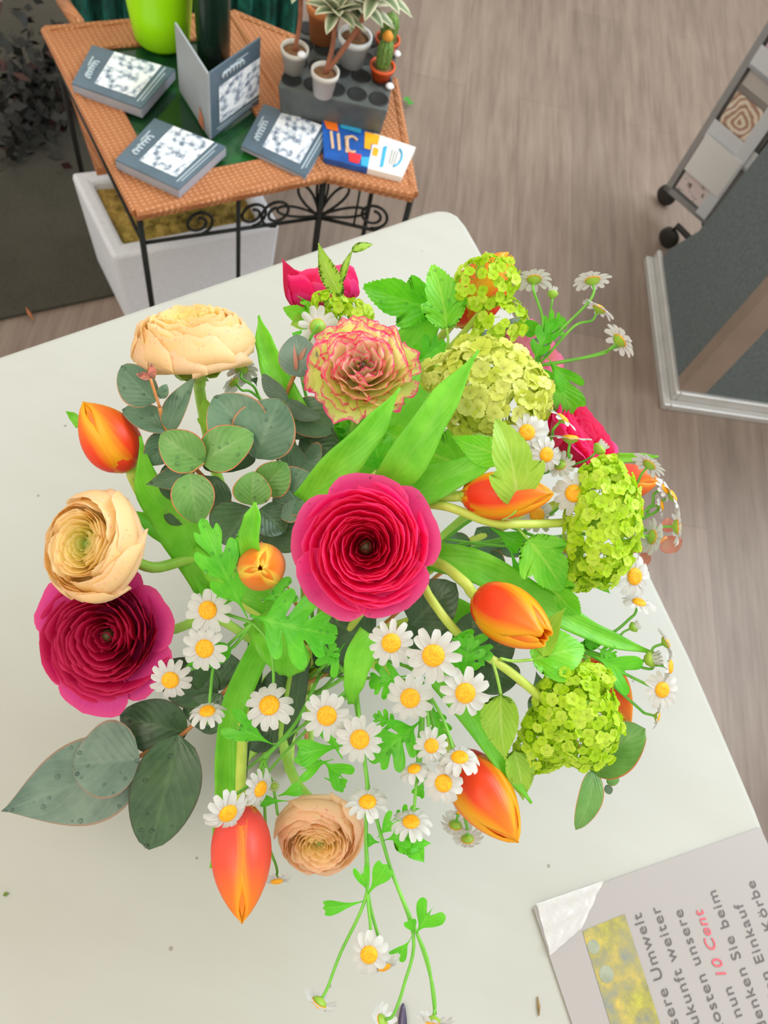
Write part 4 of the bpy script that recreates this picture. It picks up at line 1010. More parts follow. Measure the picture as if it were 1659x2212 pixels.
def head_meshes(seed, droop, cnt):
    r = random.Random(seed); out = []
    m = MB(); m.lathe((0, 0, 0), (0, 0, 1), [(.30, -.05), (.385, -.01), (.39, .04), (.34, .12), (.24, .17), (.12, .185), (.05, .17), (0, .165)], 26); out.append(m)
    m = MB()
    for k in range(cnt):
        a = 2 * PI * k / cnt + r.uniform(-.1, .1); L_ = r.uniform(.9, 1.04); dr = droop + r.uniform(-.16, .16); wd = r.uniform(.142, .18) * 13 / cnt; rows = []; uvs = []; tw = r.uniform(-.25, .25)
        c, s = math.cos(a), math.sin(a)
        for j in range(8):
            t = j / 7; rr0 = .30; ang = dr * (t ** .8); ln = (L_ - rr0) * t
            rr = rr0 + ln * math.cos(ang * .7); z = .0 - ln * math.sin(ang * .7) * .9 + .03 * math.sin(PI * t)
            w = wd * (math.sin(PI * (.16 + .70 * t)) ** .55); row = []; uvr = []
            for x in (-1, -.5, 0, .5, 1):
                back = (.055 * abs(x) ** 2 + .018 * math.cos(x * 3 * PI)) * max(0, t - .7) / .3
                R_ = rr - back; zz = z + .22 * w * x * x + tw * w * x * t
                row.append((R_ * c - w * x * s, R_ * s + w * x * c, zz)); uvr.append((x * .5 + .5, t))
            rows.append(row); uvs.append(uvr)
        m.grid(rows, uvs)
    out.append(m)
    m = MB(); m.lathe((0, 0, 0), (0, 0, 1), [(0, -.26), (.07, -.24), (.2, -.17), (.33, -.09), (.37, -.03), (.33, -.01)], 20); out.append(m)
    return out
HEADS = {}
def get_head(kind):
    if kind not in HEADS:
        seed, droop, cnt = kind; res = []
        for m, nm, mt in zip(head_meshes(seed, droop, cnt), ('flower_head', 'petals', 'calyx'), (DISC, RAY, CALYX)):
            ob = m.build(nm, mt, None, solid=.012 if nm == 'petals' else 0); res.append(ob.data); bpy.data.objects.remove(ob)
        HEADS[kind] = res
    return HEADS[kind]
def daisy(parent, px, py, d, dia, nv, droop=.25, cnt=None):
    cnt = cnt or rnd.choice((11, 12, 13)); kind = (rnd.randrange(3), round(droop, 1), cnt); me = get_head(kind)
    X, Y, N = frame(CVW(*nv), rnd.uniform(0, 6)); s = dia / 2 / F * d; P = U(px, py, d)
    ob = bpy.data.objects.new('flower_head', me[0]); COL.objects.link(ob); ob.parent = parent
    M_ = Matrix((X, Y, N)).transposed().to_4x4() @ Matrix.Scale(s, 4); M_.translation = P - parent_origin(parent); ob.matrix_basis = M_
    for nm, k in (('petals', 1), ('calyx', 2)):
        c = bpy.data.objects.new(nm, me[k]); COL.objects.link(c); c.parent = ob
    return P - N * s * .22, N
def bud(parent, px, py, d, dia, nv):
    X, Y, N = frame(CVW(*nv), 0); s = dia / 2 / F * d; P = U(px, py, d); m = MB()
    m.lathe(P, N, [(0, -.9 * s), (.5 * s, -.7 * s), (.95 * s, -.1 * s), (.8 * s, .25 * s), (0, .3 * s)], 14); o = m.build('bud', CALYX, parent)
    m = MB()
    for k in range(11):
        a = k * 2 * PI / 11; e = X * math.cos(a) + Y * math.sin(a); b = e.cross(N); p = P + e * s * .55 + N * s * .1; q = P + e * s * .8 + N * s * .95
        m.f.append(tuple(m.add(z) for z in (p - b * s * .2, p + b * s * .2, q + b * s * .14, q - b * s * .14)))
    m.build('ray_tips', RAY, o); return P - N * s * .8, N
def spray(label, root, heads, stems=(), leaves=(), buds=()):
    """root: list of pixel points from the fork down into the bouquet; heads: (px,py,d,dia,normal,droop,[waypoints])"""
    R0 = U(*root[0]); o = empty('chamomile', R0, label, 'flower', GRP_C)
    for h in heads:
        P, N = daisy(o, *h[:6]); way = h[6] if len(h) > 6 else []
        pts = [P, P - N * .006] + [U(*w) for w in way] + [R0]
        stem(o, pts, .0008, STEMD, False, r2=.0010)
    for h in buds:
        P, N = bud(o, *h[:5]); stem(o, [P, P - N * .004] + [U(*w) for w in (h[5] if len(h) > 5 else [])] + [R0], .0007, STEMD, False)
    stem(o, list(root), .0012, STEMD, True)
    for s in stems: stem(o, list(s), .0009, STEMD, False)
    for l in leaves: leaf(o, *l[:5], **(l[5] if len(l) > 5 else {}))
    return o

# ---------------------------------------------------------------- ranunculus
r1 = ranunculus('large bright magenta ranunculus at the centre of the bouquet, facing up', 790, 1182, .42, 166, (0.0, .03, 1), MAG, 3, rings=14, core=.78, guards=5, ruffle=.012, guard_r=1.04, guard_var=.10, var=.09, stempts=[])
r2 = ranunculus('dark wine-red ranunculus at the left edge, below the pale peach ranunculus', 215, 1380, .485, 155, (-.12, -.02, 1), MAGD, 5, rings=13, core=.84, guards=6, ruffle=.012, guard_r=1.06, stempts=[(365, 1362, .515), (460, 1335, .53)])
r3 = ranunculus('pale peach ranunculus with green eye at the left edge, above the wine-red one', 168, 1172, .455, 121, (-.42, .18, 1), PEACH, 8, kind='cup', dome=.2, expo=.62, var=.05, rings=14, core=.86, guards=6, ruffle=.012, bulge=1.2, depth=.72, eye=.06, centre=CENTREG, stempts=[(330, 1226, .50), (430, 1205, .52), (520, 1230, .53)], stem_r=.0036)
r4 = ranunculus('pale apricot ranunculus seen from the side, at the upper left above the white table', 408, 676, .49, 124, (-.04, .88, .47), PEACH, 11, kind='cup', rings=13, core=.90, guards=7, ruffle=.022, bulge=1.16, depth=1.02, eye=.08, dome=.34, centre=CENTREG, stempts=[(430, 835, .53), (447, 930, .54), (480, 1060, .55)], stem_r=.0038)
r5 = ranunculus('pink-edged yellow-green ranunculus with ruffled petals, above the centre of the bouquet', 783, 775, .47, 112, (.03, .34, 1), PICO, 14, rings=9, core=.98, guards=8, ruffle=.055, guard_r=1.14, expo=.62, depth=.8, eye=.10, guard_z=-.40, dome=.42, var=.10, spiral=.16, stempts=[(760, 960, .53)])
r6 = ranunculus('magenta ranunculus seen from the side at the top left of the bouquet', 690, 585, .57, 88, (-.12, .9, .3), MAG, 17, kind='cup', rings=9, core=.84, guards=6, ruffle=.02, bulge=1.06, depth=.95, stempts=[(720, 720, .60), (710, 900, .60)])
leaf(r6, (688, 676, .57), (609, 557, .56), 70, POINT, MAGD, roll=.5, name='outer_petal')
r7 = ranunculus('deep magenta ranunculus turned away to the right, behind the upright green snowball', 1272, 930, .54, 104, (.55, .45, .45), MAG, 19, rings=10, core=.86, guards=6, ruffle=.02, guard_r=1.03, depth=.75, guardmat=MAG, stempts=[(1150, 1010, .57), (1000, 1120, .57)])
r8 = ranunculus('pink and white ranunculus half hidden at the upper right, behind the chamomile stems', 1178, 757, .58, 92, (.6, .3, .4), PINKV, 23, kind='cup', rings=8, core=.86, guards=6, ruffle=.03, bulge=1.1, depth=.8, stempts=[(1120, 830, .60), (980, 1000, .58)])
r9 = ranunculus('warm peach ranunculus hanging at the bottom, right of the coral tulip', 687, 1836, .475, 98, (.0, -.38, 1), PEACH2, 27, kind='cup', dome=.30, expo=.62, var=.05, rings=13, core=.86, guards=7, ruffle=.02, bulge=1.15, depth=.8, eye=.07, centre=CENTREG, stempts=[(640, 1690, .515), (612, 1600, .53), (625, 1500, .53)], stem_r=.0034)

# ---------------------------------------------------------------- tulips
t1 = tulip('orange tulip at the left edge leaning out over the white table', (282, 1010, .50), (180, 868, .475), 118, 1, TUL, [(285, 1030, .505), (330, 1110, .52), (420, 1210, .53)], roll=.4, blunt=.35)
strap(t1, [(455, 1270, .525), (385, 1130, .505), (325, 1065, .495), (303, 942, .48)], [70, 105, 62, 6], fold=.12, roll=(.3, -.2))
strap(t1, [(480, 1310, .53), (420, 1190, .525), (345, 1140, .52), (284, 1103, .515)], [70, 84, 60, 6], fold=.10, roll=(-.5, -.3))
strap(t1, [(175, 918, .50), (158, 900, .50), (143, 889, .497)], [24, 18, 3])
t2 = tulip('small pale orange tulip bud seen end-on, left of the big magenta ranunculus', (566, 1222, .45), (562, 1228, .405), 100, 2, TULO, [(580, 1260, .50)], roll=.2, blunt=.55, openness=.1)
strap(t2, [(545, 1200, .425), (543, 1160, .415), (549, 1120, .41), (551, 1085, .41)], [44, 48, 40, 6], TULIPLEAF, fold=.3, roll=.4)
t3 = tulip('orange tulip lying sideways, pointing right between the two green snowballs', (1000, 1072, .455), (1196, 1066, .435), 100, 3, TUL, [(940, 1080, .46), (850, 1150, .49)], roll=.9, inner=.9)
t4 = tulip('orange-red tulip with open yellow tip, right of the big magenta ranunculus', (1035, 1290, .45), (1180, 1378, .41), 122, 4, TUL, [(1000, 1255, .455), (930, 1212, .47), (820, 1230, .50)], roll=.5, blunt=.66, openness=.4)
t5 = tulip('large red-orange tulip at the lower right, tip resting low over the table', (985, 1632, .47), (1120, 1820, .435), 126, 5, TUL, [(955, 1580, .48), (890, 1500, .50), (800, 1430, .51)], roll=.2)
t6 = tulip('coral tulip hanging straight down at the bottom left of the bouquet', (520, 1738, .47), (523, 1995, .435), 126, 6, TULP, [(521, 1650, .485), (530, 1500, .51), (555, 1420, .52)], roll=.55, stem_r=.0034)
strap(t6, [(575, 1370, .515), (510, 1510, .50), (490, 1620, .495), (480, 1760, .485), (455, 1875, .475)], [50, 58, 56, 44, 5], fold=.16, roll=(.2, .5))
strap(t6, [(555, 1390, .525), (545, 1500, .52), (530, 1600, .515), (530, 1680, .51)], [38, 40, 26, 8], EUCD, fold=.1, roll=-.4)
t7 = tulip('coral tulip at the right edge, behind the upright green snowball', (1310, 1044, .56), (1424, 1036, .545), 74, 7, TULP, [(1200, 1090, .56), (1000, 1180, .55)], roll=.3)
t8 = tulip('orange tulip at the top, half covered by a loose green snowball', (978, 698, .57), (1104, 550, .55), 112, 8, TUL, [(930, 760, .58), (850, 900, .57)], roll=.4, openness=.2)
t9 = tulip('orange tulip at the lower right, hidden behind the lowest green snowball', (1268, 1420, .515), (1362, 1566, .50), 96, 9, TUL, [(1180, 1380, .53), (1000, 1320, .53)], roll=.4)
# free-standing tulip leaves belong to the tulips they grow with
strap(t8, [(640, 905, .50), (600, 820, .505), (575, 745, .51), (559, 682, .515)], [60, 58, 40, 5], fold=.28, roll=(-.2, .5))
strap(t3, [(660, 1085, .455), (730, 1010, .44), (800, 930, .435), (864, 838, .44)], [60, 78, 58, 5], fold=.2, roll=(.1, -.4))
strap(t3, [(820, 1070, .45), (880, 990, .435), (950, 880, .43), (1034, 757, .435)], [66, 88, 66, 5], fold=.22, roll=(-.3, .3))
strap(t3, [(850, 1090, .46), (930, 1050, .455), (1010, 1015, .45), (1092, 980, .45)], [70, 84, 56, 5], fold=.15, roll=(.5, .1))
strap(t8, [(720, 960, .54), (810, 850, .535), (885, 750, .54), (960, 670, .545)], [90, 100, 84, 20], fold=.15, roll=(.3, -.1))
strap(t8, [(740, 1010, .53), (830, 930, .525), (900, 840, .53), (960, 760, .54)], [90, 110, 80, 12], fold=.12, roll=(-.3, .3))
strap(t4, [(930, 1200, .475), (1040, 1230, .47), (1180, 1310, .475), (1300, 1375, .485), (1424, 1414, .495)], [64, 72, 62, 40, 4], fold=.16, roll=(.1, .4))
strap(t5, [(930, 1450, .465), (1010, 1540, .46), (1080, 1640, .455), (1148, 1735, .45)], [44, 54, 44, 6], fold=.1, roll=(.3, .5))
strap(t5, [(800, 1370, .44), (775, 1420, .435), (765, 1470, .435), (758, 1520, .44)], [60, 66, 48, 14], fold=.12, roll=.3)
strap(t6, [(560, 1330, .475), (600, 1390, .47), (632, 1430, .475), (640, 1455, .48)], [80, 96, 80, 40], fold=.06, roll=.2)
strap(t6, [(655, 1420, .52), (640, 1520, .525), (615, 1620, .53)], [34, 36, 20], EUCD, fold=.1)
strap(t7, [(1330, 990, .56), (1380, 988, .56), (1422, 986, .56)], [22, 18, 4])
strap(t9, [(920, 1290, .50), (1000, 1330, .50), (1090, 1390, .505)], [50, 60, 20], fold=.1)
strap(t2, [(600, 1320, .50), (560, 1290, .49), (470, 1240, .50), (420, 1180, .51)], [50, 56, 50, 10], fold=.1, roll=.3)

# ---------------------------------------------------------------- viburnum
def viburnum(label, loc, stempts, leaves, clusters, r=.0022):
    o = empty('viburnum', U(*loc), label, 'flower', GRP_V)
    for c in clusters: cluster(o, *c[:-1], **c[-1])
    stem(o, [loc] + stempts, r, STEMY)
    for l in leaves: leaf(o, *l[:5], **(l[5] if len(l) > 5 else {}))
    return o
v1 = viburnum('pale yellow-green snowball at the upper right of the bouquet, right of the pink-edged ranunculus', (1065, 860, .485), [(1000, 960, .52), (900, 1060, .53)], [
    ((1116, 1085, .435), (1072, 905, .43), 132, VIB, OLIVE, dict(teeth=.03, roll=-.35, fold=.12, bend=.15, petiole=[(1112, 1105, .437), (1085, 1122, .445)])),
    ((1095, 985, .445), (975, 942, .45), 66, POINT, VIBLEAF, dict(teeth=.05, roll=.3, bend=.1)),
    ((1010, 1010, .50), (820, 925, .49), 130, VIB, VIBLEAF, dict(teeth=.04, roll=.2)),
    ], [(1068, 838, .47, 118, 94, (0, 0, 1), 190, 42, FLY, 31, dict(rot=-.5, cover=.7)), (962, 812, .49, 44, 40, (0, 0, 1), 34, 34, FLY, 32, dict(cover=.7)), (1010, 905, .475, 40, 32, (0, 0, 1), 22, 36, FLY, 33, dict(cover=.7))])
v2 = viburnum('tall lime green snowball at the right edge of the bouquet', (1245, 1128, .475), [(1150, 1132, .46), (1060, 1128, .45), (950, 1092, .455), (860, 1110, .48)], [
    ((1140, 1165, .465), (1215, 1275, .47), 130, VIB, VIBLEAF, dict(teeth=.04, roll=.3, petiole=[(1110, 1130, .46)])),
    ((1175, 1250, .475), (1252, 1330, .48), 90, VIB, VIBLEAF, dict(teeth=.04, roll=-.3)),
    ((1275, 1240, .49), (1318, 1282, .49), 26, POINT, VIBLEAF, dict(teeth=.04)),
    ], [(1302, 1128, .465, 80, 134, (.1, 0, 1), 330, 28, FLG, 41, dict(rot=-.05, cover=.72)), (1250, 1240, .475, 42, 34, (0, 0, 1), 60, 27, FLG, 42, dict(cover=.7))], .0026)
v3 = viburnum('lime green snowball at the lower right of the bouquet, lowest of the snowballs', (1195, 1530, .455), [(1100, 1450, .45), (1000, 1380, .445), (925, 1285, .45), (880, 1200, .48)], [
    ((1150, 1425, .455), (1262, 1400, .46), 130, VIB, VIBLEAF, dict(teeth=.04, roll=.2, petiole=[(1110, 1428, .45), (1080, 1422, .446)])),
    ((1172, 1420, .45), (1222, 1312, .45), 64, POINT, OLIVE, dict(teeth=.02, roll=.7)),
    ((1082, 1500, .45), (1092, 1640, .445), 84, POINT, OLIVE, dict(teeth=.05, roll=-.2, bend=.15, petiole=[(1072, 1455, .447), (1062, 1424, .446)])),
    ((1110, 1620, .455), (1130, 1728, .455), 62, POINT, OLIVE, dict(teeth=.05, roll=.3)),
    ], [(1248, 1548, .455, 86, 112, (0, 0, 1), 270, 27, FLG, 51, dict(rot=.45, cover=.72)), (1165, 1620, .46, 52, 46, (0, 0, 1), 70, 26, FLG, 52, dict(cover=.7, gaps=.1)), (1268, 1468, .46, 52, 34, (0, 0, 1), 56, 26, FLG, 53, dict(cover=.7)), (1190, 1580, .455, 60, 60, (0, 0, 1), 70, 27, FLG, 54, dict(cover=.7))], .0026)
v4 = viburnum('loose lime green snowball at the top of the bouquet, in front of an orange tulip', (1050, 660, .535), [(1000, 720, .55), (930, 800, .56), (850, 930, .55)], [
    ((965, 708, .53), (935, 572, .525), 104, VIB, VIBLEAF, dict(teeth=.05, roll=-.3, petiole=[(968, 740, .535), (960, 760, .54)])),
    ((935, 668, .53), (786, 618, .53), 120, VIB, BRIGHT, dict(teeth=.045, roll=.25, bend=.05)),
    ((1030, 600, .54), (1050, 545, .54), 16, POINT, OLIVE, {}),
    ], [(1050, 610, .525, 68, 54, (0, 0, 1), 96, 27, FLG, 61, dict(rot=.3, cover=.7, gaps=.35)), (1085, 690, .53, 54, 46, (0, 0, 1), 70, 26, FLG, 62, dict(cover=.7, gaps=.3)), (1050, 725, .535, 30, 26, (0, 0, 1), 18, 30, FLG, 63, dict(cover=.7, gaps=.2))])
v5 = viburnum('small half-open lime green snowball at the top left, above the pink-edged ranunculus', (735, 690, .545), [(730, 760, .56), (720, 900, .57)], [
    ((738, 640, .53), (688, 526, .525), 44, POINT, OLIVE, dict(teeth=.09, roll=.4, petiole=[(735, 690, .54)])),
    ((738, 610, .53), (762, 540, .525), 18, POINT, OLIVE, dict(teeth=.12, roll=.5, petiole=[(735, 690, .54)])), ((760, 543, .525), (806, 528, .53), 20, POINT, OLIVE, dict(teeth=.12, roll=.5)),
    ((690, 690, .55), (612, 665, .55), 60, VIB, VIBLEAF, dict(teeth=.05, roll=.4)), ((690, 650, .555), (640, 618, .56), 60, VIB, VIBLEAF, dict(teeth=.05, roll=-.3)), ((660, 690, .55), (628, 702, .55), 34, POINT, OLIVE, dict(teeth=.05))],
    [(712, 655, .535, 36, 26, (0, 0, 1), 30, 26, FLG, 71, dict(cover=.7)), (764, 680, .54, 36, 30, (0, 0, 1), 30, 26, FLG, 72, dict(cover=.7))], .0016)

# ---------------------------------------------------------------- eucalyptus
def eucalyptus(label, loc, stempts, leaves, twigs=()):
    o = empty('eucalyptus', U(*loc), label, 'foliage', GRP_E)
    stem(o, [loc] + stempts, .0014, STEMR, True)
    for t in twigs: stem(o, list(t), .0009, STEMR, False, 'twig')
    for l in leaves: leaf(o, l[0], l[1], l[2], l[3], l[4], **(l[5] if len(l) > 5 else {}))
    return o
e1 = eucalyptus('eucalyptus sprig with round grey-green red-rimmed leaves, left of centre', (345, 880, .475), [(362, 930, .485), (420, 1010, .49), (520, 1110, .51), (590, 1220, .52)], [
    ((336, 868, .47), (262, 790, .47), 84, ROUND, EUC, dict(roll=.3)), ((330, 815, .462), (326, 784, .46), 18, POINT, EUCR, {}), ((325, 815, .462), (292, 808, .46), 18, POINT, EUCR, {}), ((345, 860, .468), (360, 830, .466), 26, ROUND, EUC, {}),
    ((362, 930, .48), (428, 808, .475), 56, POINT, EUC, dict(roll=.5)), ((362, 930, .485), (264, 884, .485), 66, ROUND, EUC, dict(roll=-.4)), ((365, 935, .49), (318, 1004, .49), 70, ROUND, EUC, dict(roll=.3)),
    ((438, 1002, .465), (346, 938, .46), 92, ROUND, EUCG, dict(roll=.1)), ((410, 1022, .462), (428, 1132, .465), 92, ROUND, EUCG, dict(roll=-.1)), ((436, 1000, .468), (548, 936, .47), 104, ROUND, EUCG, dict(roll=.3)),
    ((420, 1010, .48), (314, 1046, .485), 60, POINT, EUC, dict(roll=.5)), ((555, 962, .478), (462, 856, .475), 126, ROUND, EUC, dict(roll=-.1)), ((552, 990, .478), (606, 862, .478), 138, ROUND, EUC, dict(roll=.2)),
    ((545, 1092, .455), (548, 1018, .452), 84, ROUND, EUCG, dict(roll=.1)), ((560, 1060, .465), (620, 1000, .465), 84, ROUND, EUCG, dict(roll=-.2)), ((540, 1095, .47), (480, 1175, .475), 128, ROUND, EUCD, dict(roll=.1)),
    ((560, 1100, .472), (615, 1150, .475), 90, ROUND, EUCD, dict(roll=.3)), ((470, 1030, .485), (440, 1100, .49), 90, ROUND, EUCD, {}), ((400, 1080, .50), (360, 1000, .50), 80, ROUND, EUCD, {}), ((420, 1120, .51), (370, 1060, .505), 90, ROUND, EUCD, {}),
    ((500, 1020, .495), (490, 960, .49), 110, ROUND, EUCD, {}), ((600, 1080, .48), (690, 1040, .48), 120, ROUND, EUC, dict(roll=.3)), ((640, 1080, .475), (590, 1100, .475), 80, ROUND, EUC, {}), ((575, 1180, .49), (640, 1100, .49), 110, ROUND, EUCD, {})],
    [((345, 880, .47), (325, 818, .46)), ((410, 1022, .463), (440, 1000, .466)), ((545, 1092, .456), (560, 1055, .46))])
e2 = eucalyptus('eucalyptus sprig with silvery leaves on an orange stem, left of the pink-edged ranunculus', (655, 745, .49), [(640, 800, .495), (618, 868, .505), (640, 980, .52), (655, 1080, .525)], [
    ((650, 815, .49), (640, 722, .488), 92, ROUND, EUCB, dict(roll=.2)), ((640, 800, .487), (635, 742, .483), 9, POINT, EUCR, {}), ((645, 780, .487), (662, 748, .484), 10, POINT, EUCR, {}),
    ((622, 864, .495), (566, 808, .495), 46, ROUND, EUCB, dict(roll=.6)), ((618, 866, .495), (694, 902, .495), 46, ROUND, EUCB, dict(roll=-.6)), ((650, 820, .488), (690, 800, .488), 18, POINT, EUCB, {}), ((650, 815, .485), (700, 850, .485), 14, POINT, EUCG, {}),
    ((628, 880, .51), (720, 935, .51), 90, ROUND, EUC, dict(roll=.2)), ((640, 960, .505), (600, 1000, .50), 90, ROUND, EUC, {}), ((650, 990, .505), (690, 1010, .50), 84, ROUND, EUC, dict(roll=.3)), ((650, 940, .515), (735, 985, .515), 90, ROUND, EUCD, {}), ((655, 950, .515), (650, 905, .51), 60, ROUND, EUC, {}),
    ((655, 1050, .515), (740, 1040, .515), 90, ROUND, EUCD, {}), ((660, 1060, .52), (600, 1000, .52), 100, ROUND, EUCD, {})])
e3 = eucalyptus('eucalyptus sprig with large pointed dusky leaves lying over the table at the lower left', (292, 1640, .505), [(340, 1612, .515), (396, 1585, .52), (470, 1510, .53), (560, 1420, .535)], [
    ((296, 1640, .505), (3, 1752, .50), 178, POINT, EUCB, dict(roll=.15, bend=.05)), ((302, 1640, .495), (156, 1652, .492), 168, ROUND, EUCB, dict(roll=-.2, bend=.06)), ((386, 1588, .51), (322, 1836, .505), 150, ROUND, EUCD, dict(roll=.1, bend=.06)),
    ((405, 1582, .525), (258, 1545, .52), 120, ROUND, EUCD, dict(roll=.2)), ((420, 1570, .53), (480, 1500, .525), 90, ROUND, EUCD, {}), ((470, 1500, .53), (340, 1440, .53), 100, ROUND, EUCD, {}), ((480, 1490, .535), (460, 1400, .53), 110, ROUND, EUCD, {})])
e4 = eucalyptus('eucalyptus sprig with two dark green leaves behind the lowest green snowball', (1272, 1655, .49), [(1200, 1540, .505), (1050, 1430, .52), (880, 1370, .53)], [
    ((1270, 1660, .485), (1394, 1574, .48), 116, ROUND, EUCG, dict(roll=.2)), ((1284, 1664, .485), (1246, 1794, .475), 62, ROUND, EUCG, dict(roll=.5, curl=.2)), ((1310, 1690, .49), (1338, 1682, .49), 22, ROUND, EUCG, {}), ((1310, 1695, .49), (1318, 1716, .49), 18, ROUND, EUC, {}),
    ((1180, 1530, .505), (1158, 1450, .50), 50, POINT, EUC, {}), ((1190, 1510, .505), (1240, 1450, .50), 60, ROUND, EUC, {}), ((1160, 1500, .505), (1160, 1570, .50), 40, POINT, EUC, {})])
e5 = eucalyptus('eucalyptus sprig with dark round leaves under the centre, below the orange-red tulip', (1090, 1420, .495), [(1000, 1400, .51), (880, 1360, .525), (760, 1380, .53)], [
    ((890, 1350, .475), (985, 1260, .47), 116, ROUND, EUCD, dict(roll=.1)), ((1010, 1400, .49), (1030, 1320, .49), 76, ROUND, EUCD, {}), ((1040, 1420, .495), (1110, 1370, .49), 90, ROUND, EUCD, {}), ((1060, 1430, .50), (1085, 1500, .50), 100, ROUND, EUCD, {}), ((960, 1400, .51), (900, 1310, .51), 130, ROUND, EUCD, {}),
    ((1000, 1440, .51), (1060, 1480, .51), 90, ROUND, EUCD, {}), ((800, 1390, .52), (700, 1330, .515), 130, ROUND, EUCD, {}), ((760, 1380, .53), (680, 1440, .53), 100, ROUND, EUCD, {}), ((640, 1480, .535), (560, 1500, .53), 90, ROUND, EUCD, {}), ((600, 1560, .535), (540, 1620, .535), 70, ROUND, EUCD, {})])
e6 = eucalyptus('eucalyptus sprig with grey leaves behind the pale yellow-green snowball', (1100, 740, .575), [(1000, 800, .58), (880, 950, .57)], [
    ((1050, 770, .57), (985, 735, .57), 70, ROUND, EUCB, {}), ((1090, 745, .575), (1140, 690, .575), 60, ROUND, EUCB, {}), ((1140, 770, .57), (1185, 735, .57), 50, ROUND, EUC, {}), ((1030, 760, .575), (1060, 715, .575), 50, ROUND, EUCB, {}), ((1120, 760, .575), (1160, 800, .575), 50, ROUND, EUC, {})])
e7 = eucalyptus('eucalyptus tip with red-edged young leaves at the right edge, behind the tall snowball', (1440, 1160, .56), [(1380, 1190, .56), (1200, 1190, .56), (1000, 1210, .55)], [
    ((1440, 1160, .56), (1462, 1192, .56), 50, ROUND, EUCR, {}), ((1440, 1150, .56), (1446, 1118, .56), 30, ROUND, EUCR, {}), ((1385, 1195, .56), (1400, 1220, .56), 30, ROUND, EUCR, {}),
    ((1180, 1190, .56), (1120, 1230, .555), 60, ROUND, EUC, {}), ((1080, 1200, .555), (1030, 1140, .55), 80, ROUND, EUC, {}), ((1040, 1205, .555), (1090, 1240, .55), 70, ROUND, EUC, {}), ((980, 1150, .55), (1000, 1210, .55), 60, ROUND, EUC, {}), ((1090, 1160, .555), (1130, 1200, .55), 60, ROUND, EUC, {})])

# ---------------------------------------------------------------- chamomile
UPF = (0, 0, 1)
sA = spray('chamomile spray with five daisies at the left, right of the wine-red ranunculus', [(545, 1345, .45), (575, 1380, .49)], [
    (449, 1318, .44, 104, (-.05, .05, 1), .2, [(500, 1330, .45)]), (442, 1401, .44, 104, (-.05, .0, 1), .2, [(500, 1400, .46)]), (368, 1469, .45, 96, (.12, -.12, .9), .4, [(430, 1440, .46), (500, 1400, .465)]),
    (448, 1537, .45, 88, (0, .88, .48), .6, [(455, 1490, .46), (470, 1420, .465)]), (582, 1524, .44, 114, (-.05, .5, .85), .5, [(590, 1440, .45), (575, 1380, .45)])], (), [
    ((535, 1335, .435), (438, 1128, .425), 112, CHAM, BRIGHT, dict(roll=.15, fold=.06)), ((540, 1330, .432), (722, 1372, .43), 190, CHAM, BRIGHT, dict(roll=-.1, fold=.05)), ((560, 1300, .435), (640, 1270, .43), 60, LOBE2, BRIGHT, {}), ((505, 1225, .43), (516, 1145, .425), 24, POINT, BRIGHT, {}),
    ((600, 1612, .46), (488, 1552, .455), 70, LOBE2, BRIGHT, dict(roll=.2)), ((500, 1400, .455), (400, 1440, .46), 50, POINT, BRIGHT, {})])
sB = spray('chamomile spray with four daisies facing up, just below the big magenta ranunculus', [(930, 1420, .455), (880, 1420, .475), (800, 1400, .50)], [
    (845, 1389, .41, 108, (0, .05, 1), .2, [(900, 1410, .44)]), (936, 1416, .405, 126, (.0, .0, 1), .2), (886, 1508, .415, 110, (-.05, .0, 1), .4, [(900, 1450, .44)]), (1005, 1497, .41, 114, (.05, .05, 1), .35, [(975, 1450, .43)])], (), [
    ((1000, 1470, .43), (1015, 1372, .43), 86, CHAM, BRIGHT, {}), ((960, 1370, .44), (1060, 1420, .44), 90, CHAM, BRIGHT, {}), ((910, 1555, .45), (800, 1640, .445), 120, CHAM, BRIGHT, dict(roll=.2)), ((860, 1570, .45), (808, 1545, .45), 50, CHAM, BRIGHT, {}), ((880, 1460, .45), (800, 1480, .45), 90, CHAM, BRIGHT, dict(roll=-.2)), ((930, 1520, .46), (960, 1600, .46), 60, CHAM, BRIGHT, {})])
sC = spray('chamomile spray with three daisies in a row below the centre', [(770, 1480, .46), (720, 1430, .49)], [
    (706, 1546, .43, 110, (0, .05, 1), .3, [(740, 1500, .45)]), (777, 1597, .425, 108, (0, .1, 1), .4, [(775, 1540, .44)]), (794, 1733, .43, 98, (0, .88, .5), .4, [(792, 1690, .44), (778, 1560, .45)])], [[(770, 1480, .46), (640, 1600, .50), (560, 1690, .51)], [(760, 1500, .46), (650, 1570, .50), (535, 1660, .50)]], [
    ((700, 1430, .44), (724, 1390, .435), 50, CHAM, BRIGHT, {}), ((745, 1390, .44), (700, 1450, .44), 60, LOBE2, BRIGHT, {}), ((720, 1640, .47), (640, 1665, .465), 60, LOBE2, BRIGHT, {}), ((690, 1640, .47), (750, 1690, .465), 70, LOBE2, BRIGHT, dict(roll=.3)), ((740, 1610, .465), (640, 1630, .46), 60, SPOON, BRIGHT, {}), ((740, 1640, .465), (700, 1560, .465), 40, SPOON, BRIGHT, {}), ((700, 1680, .47), (748, 1700, .47), 30, SPOON, BRIGHT, {})])
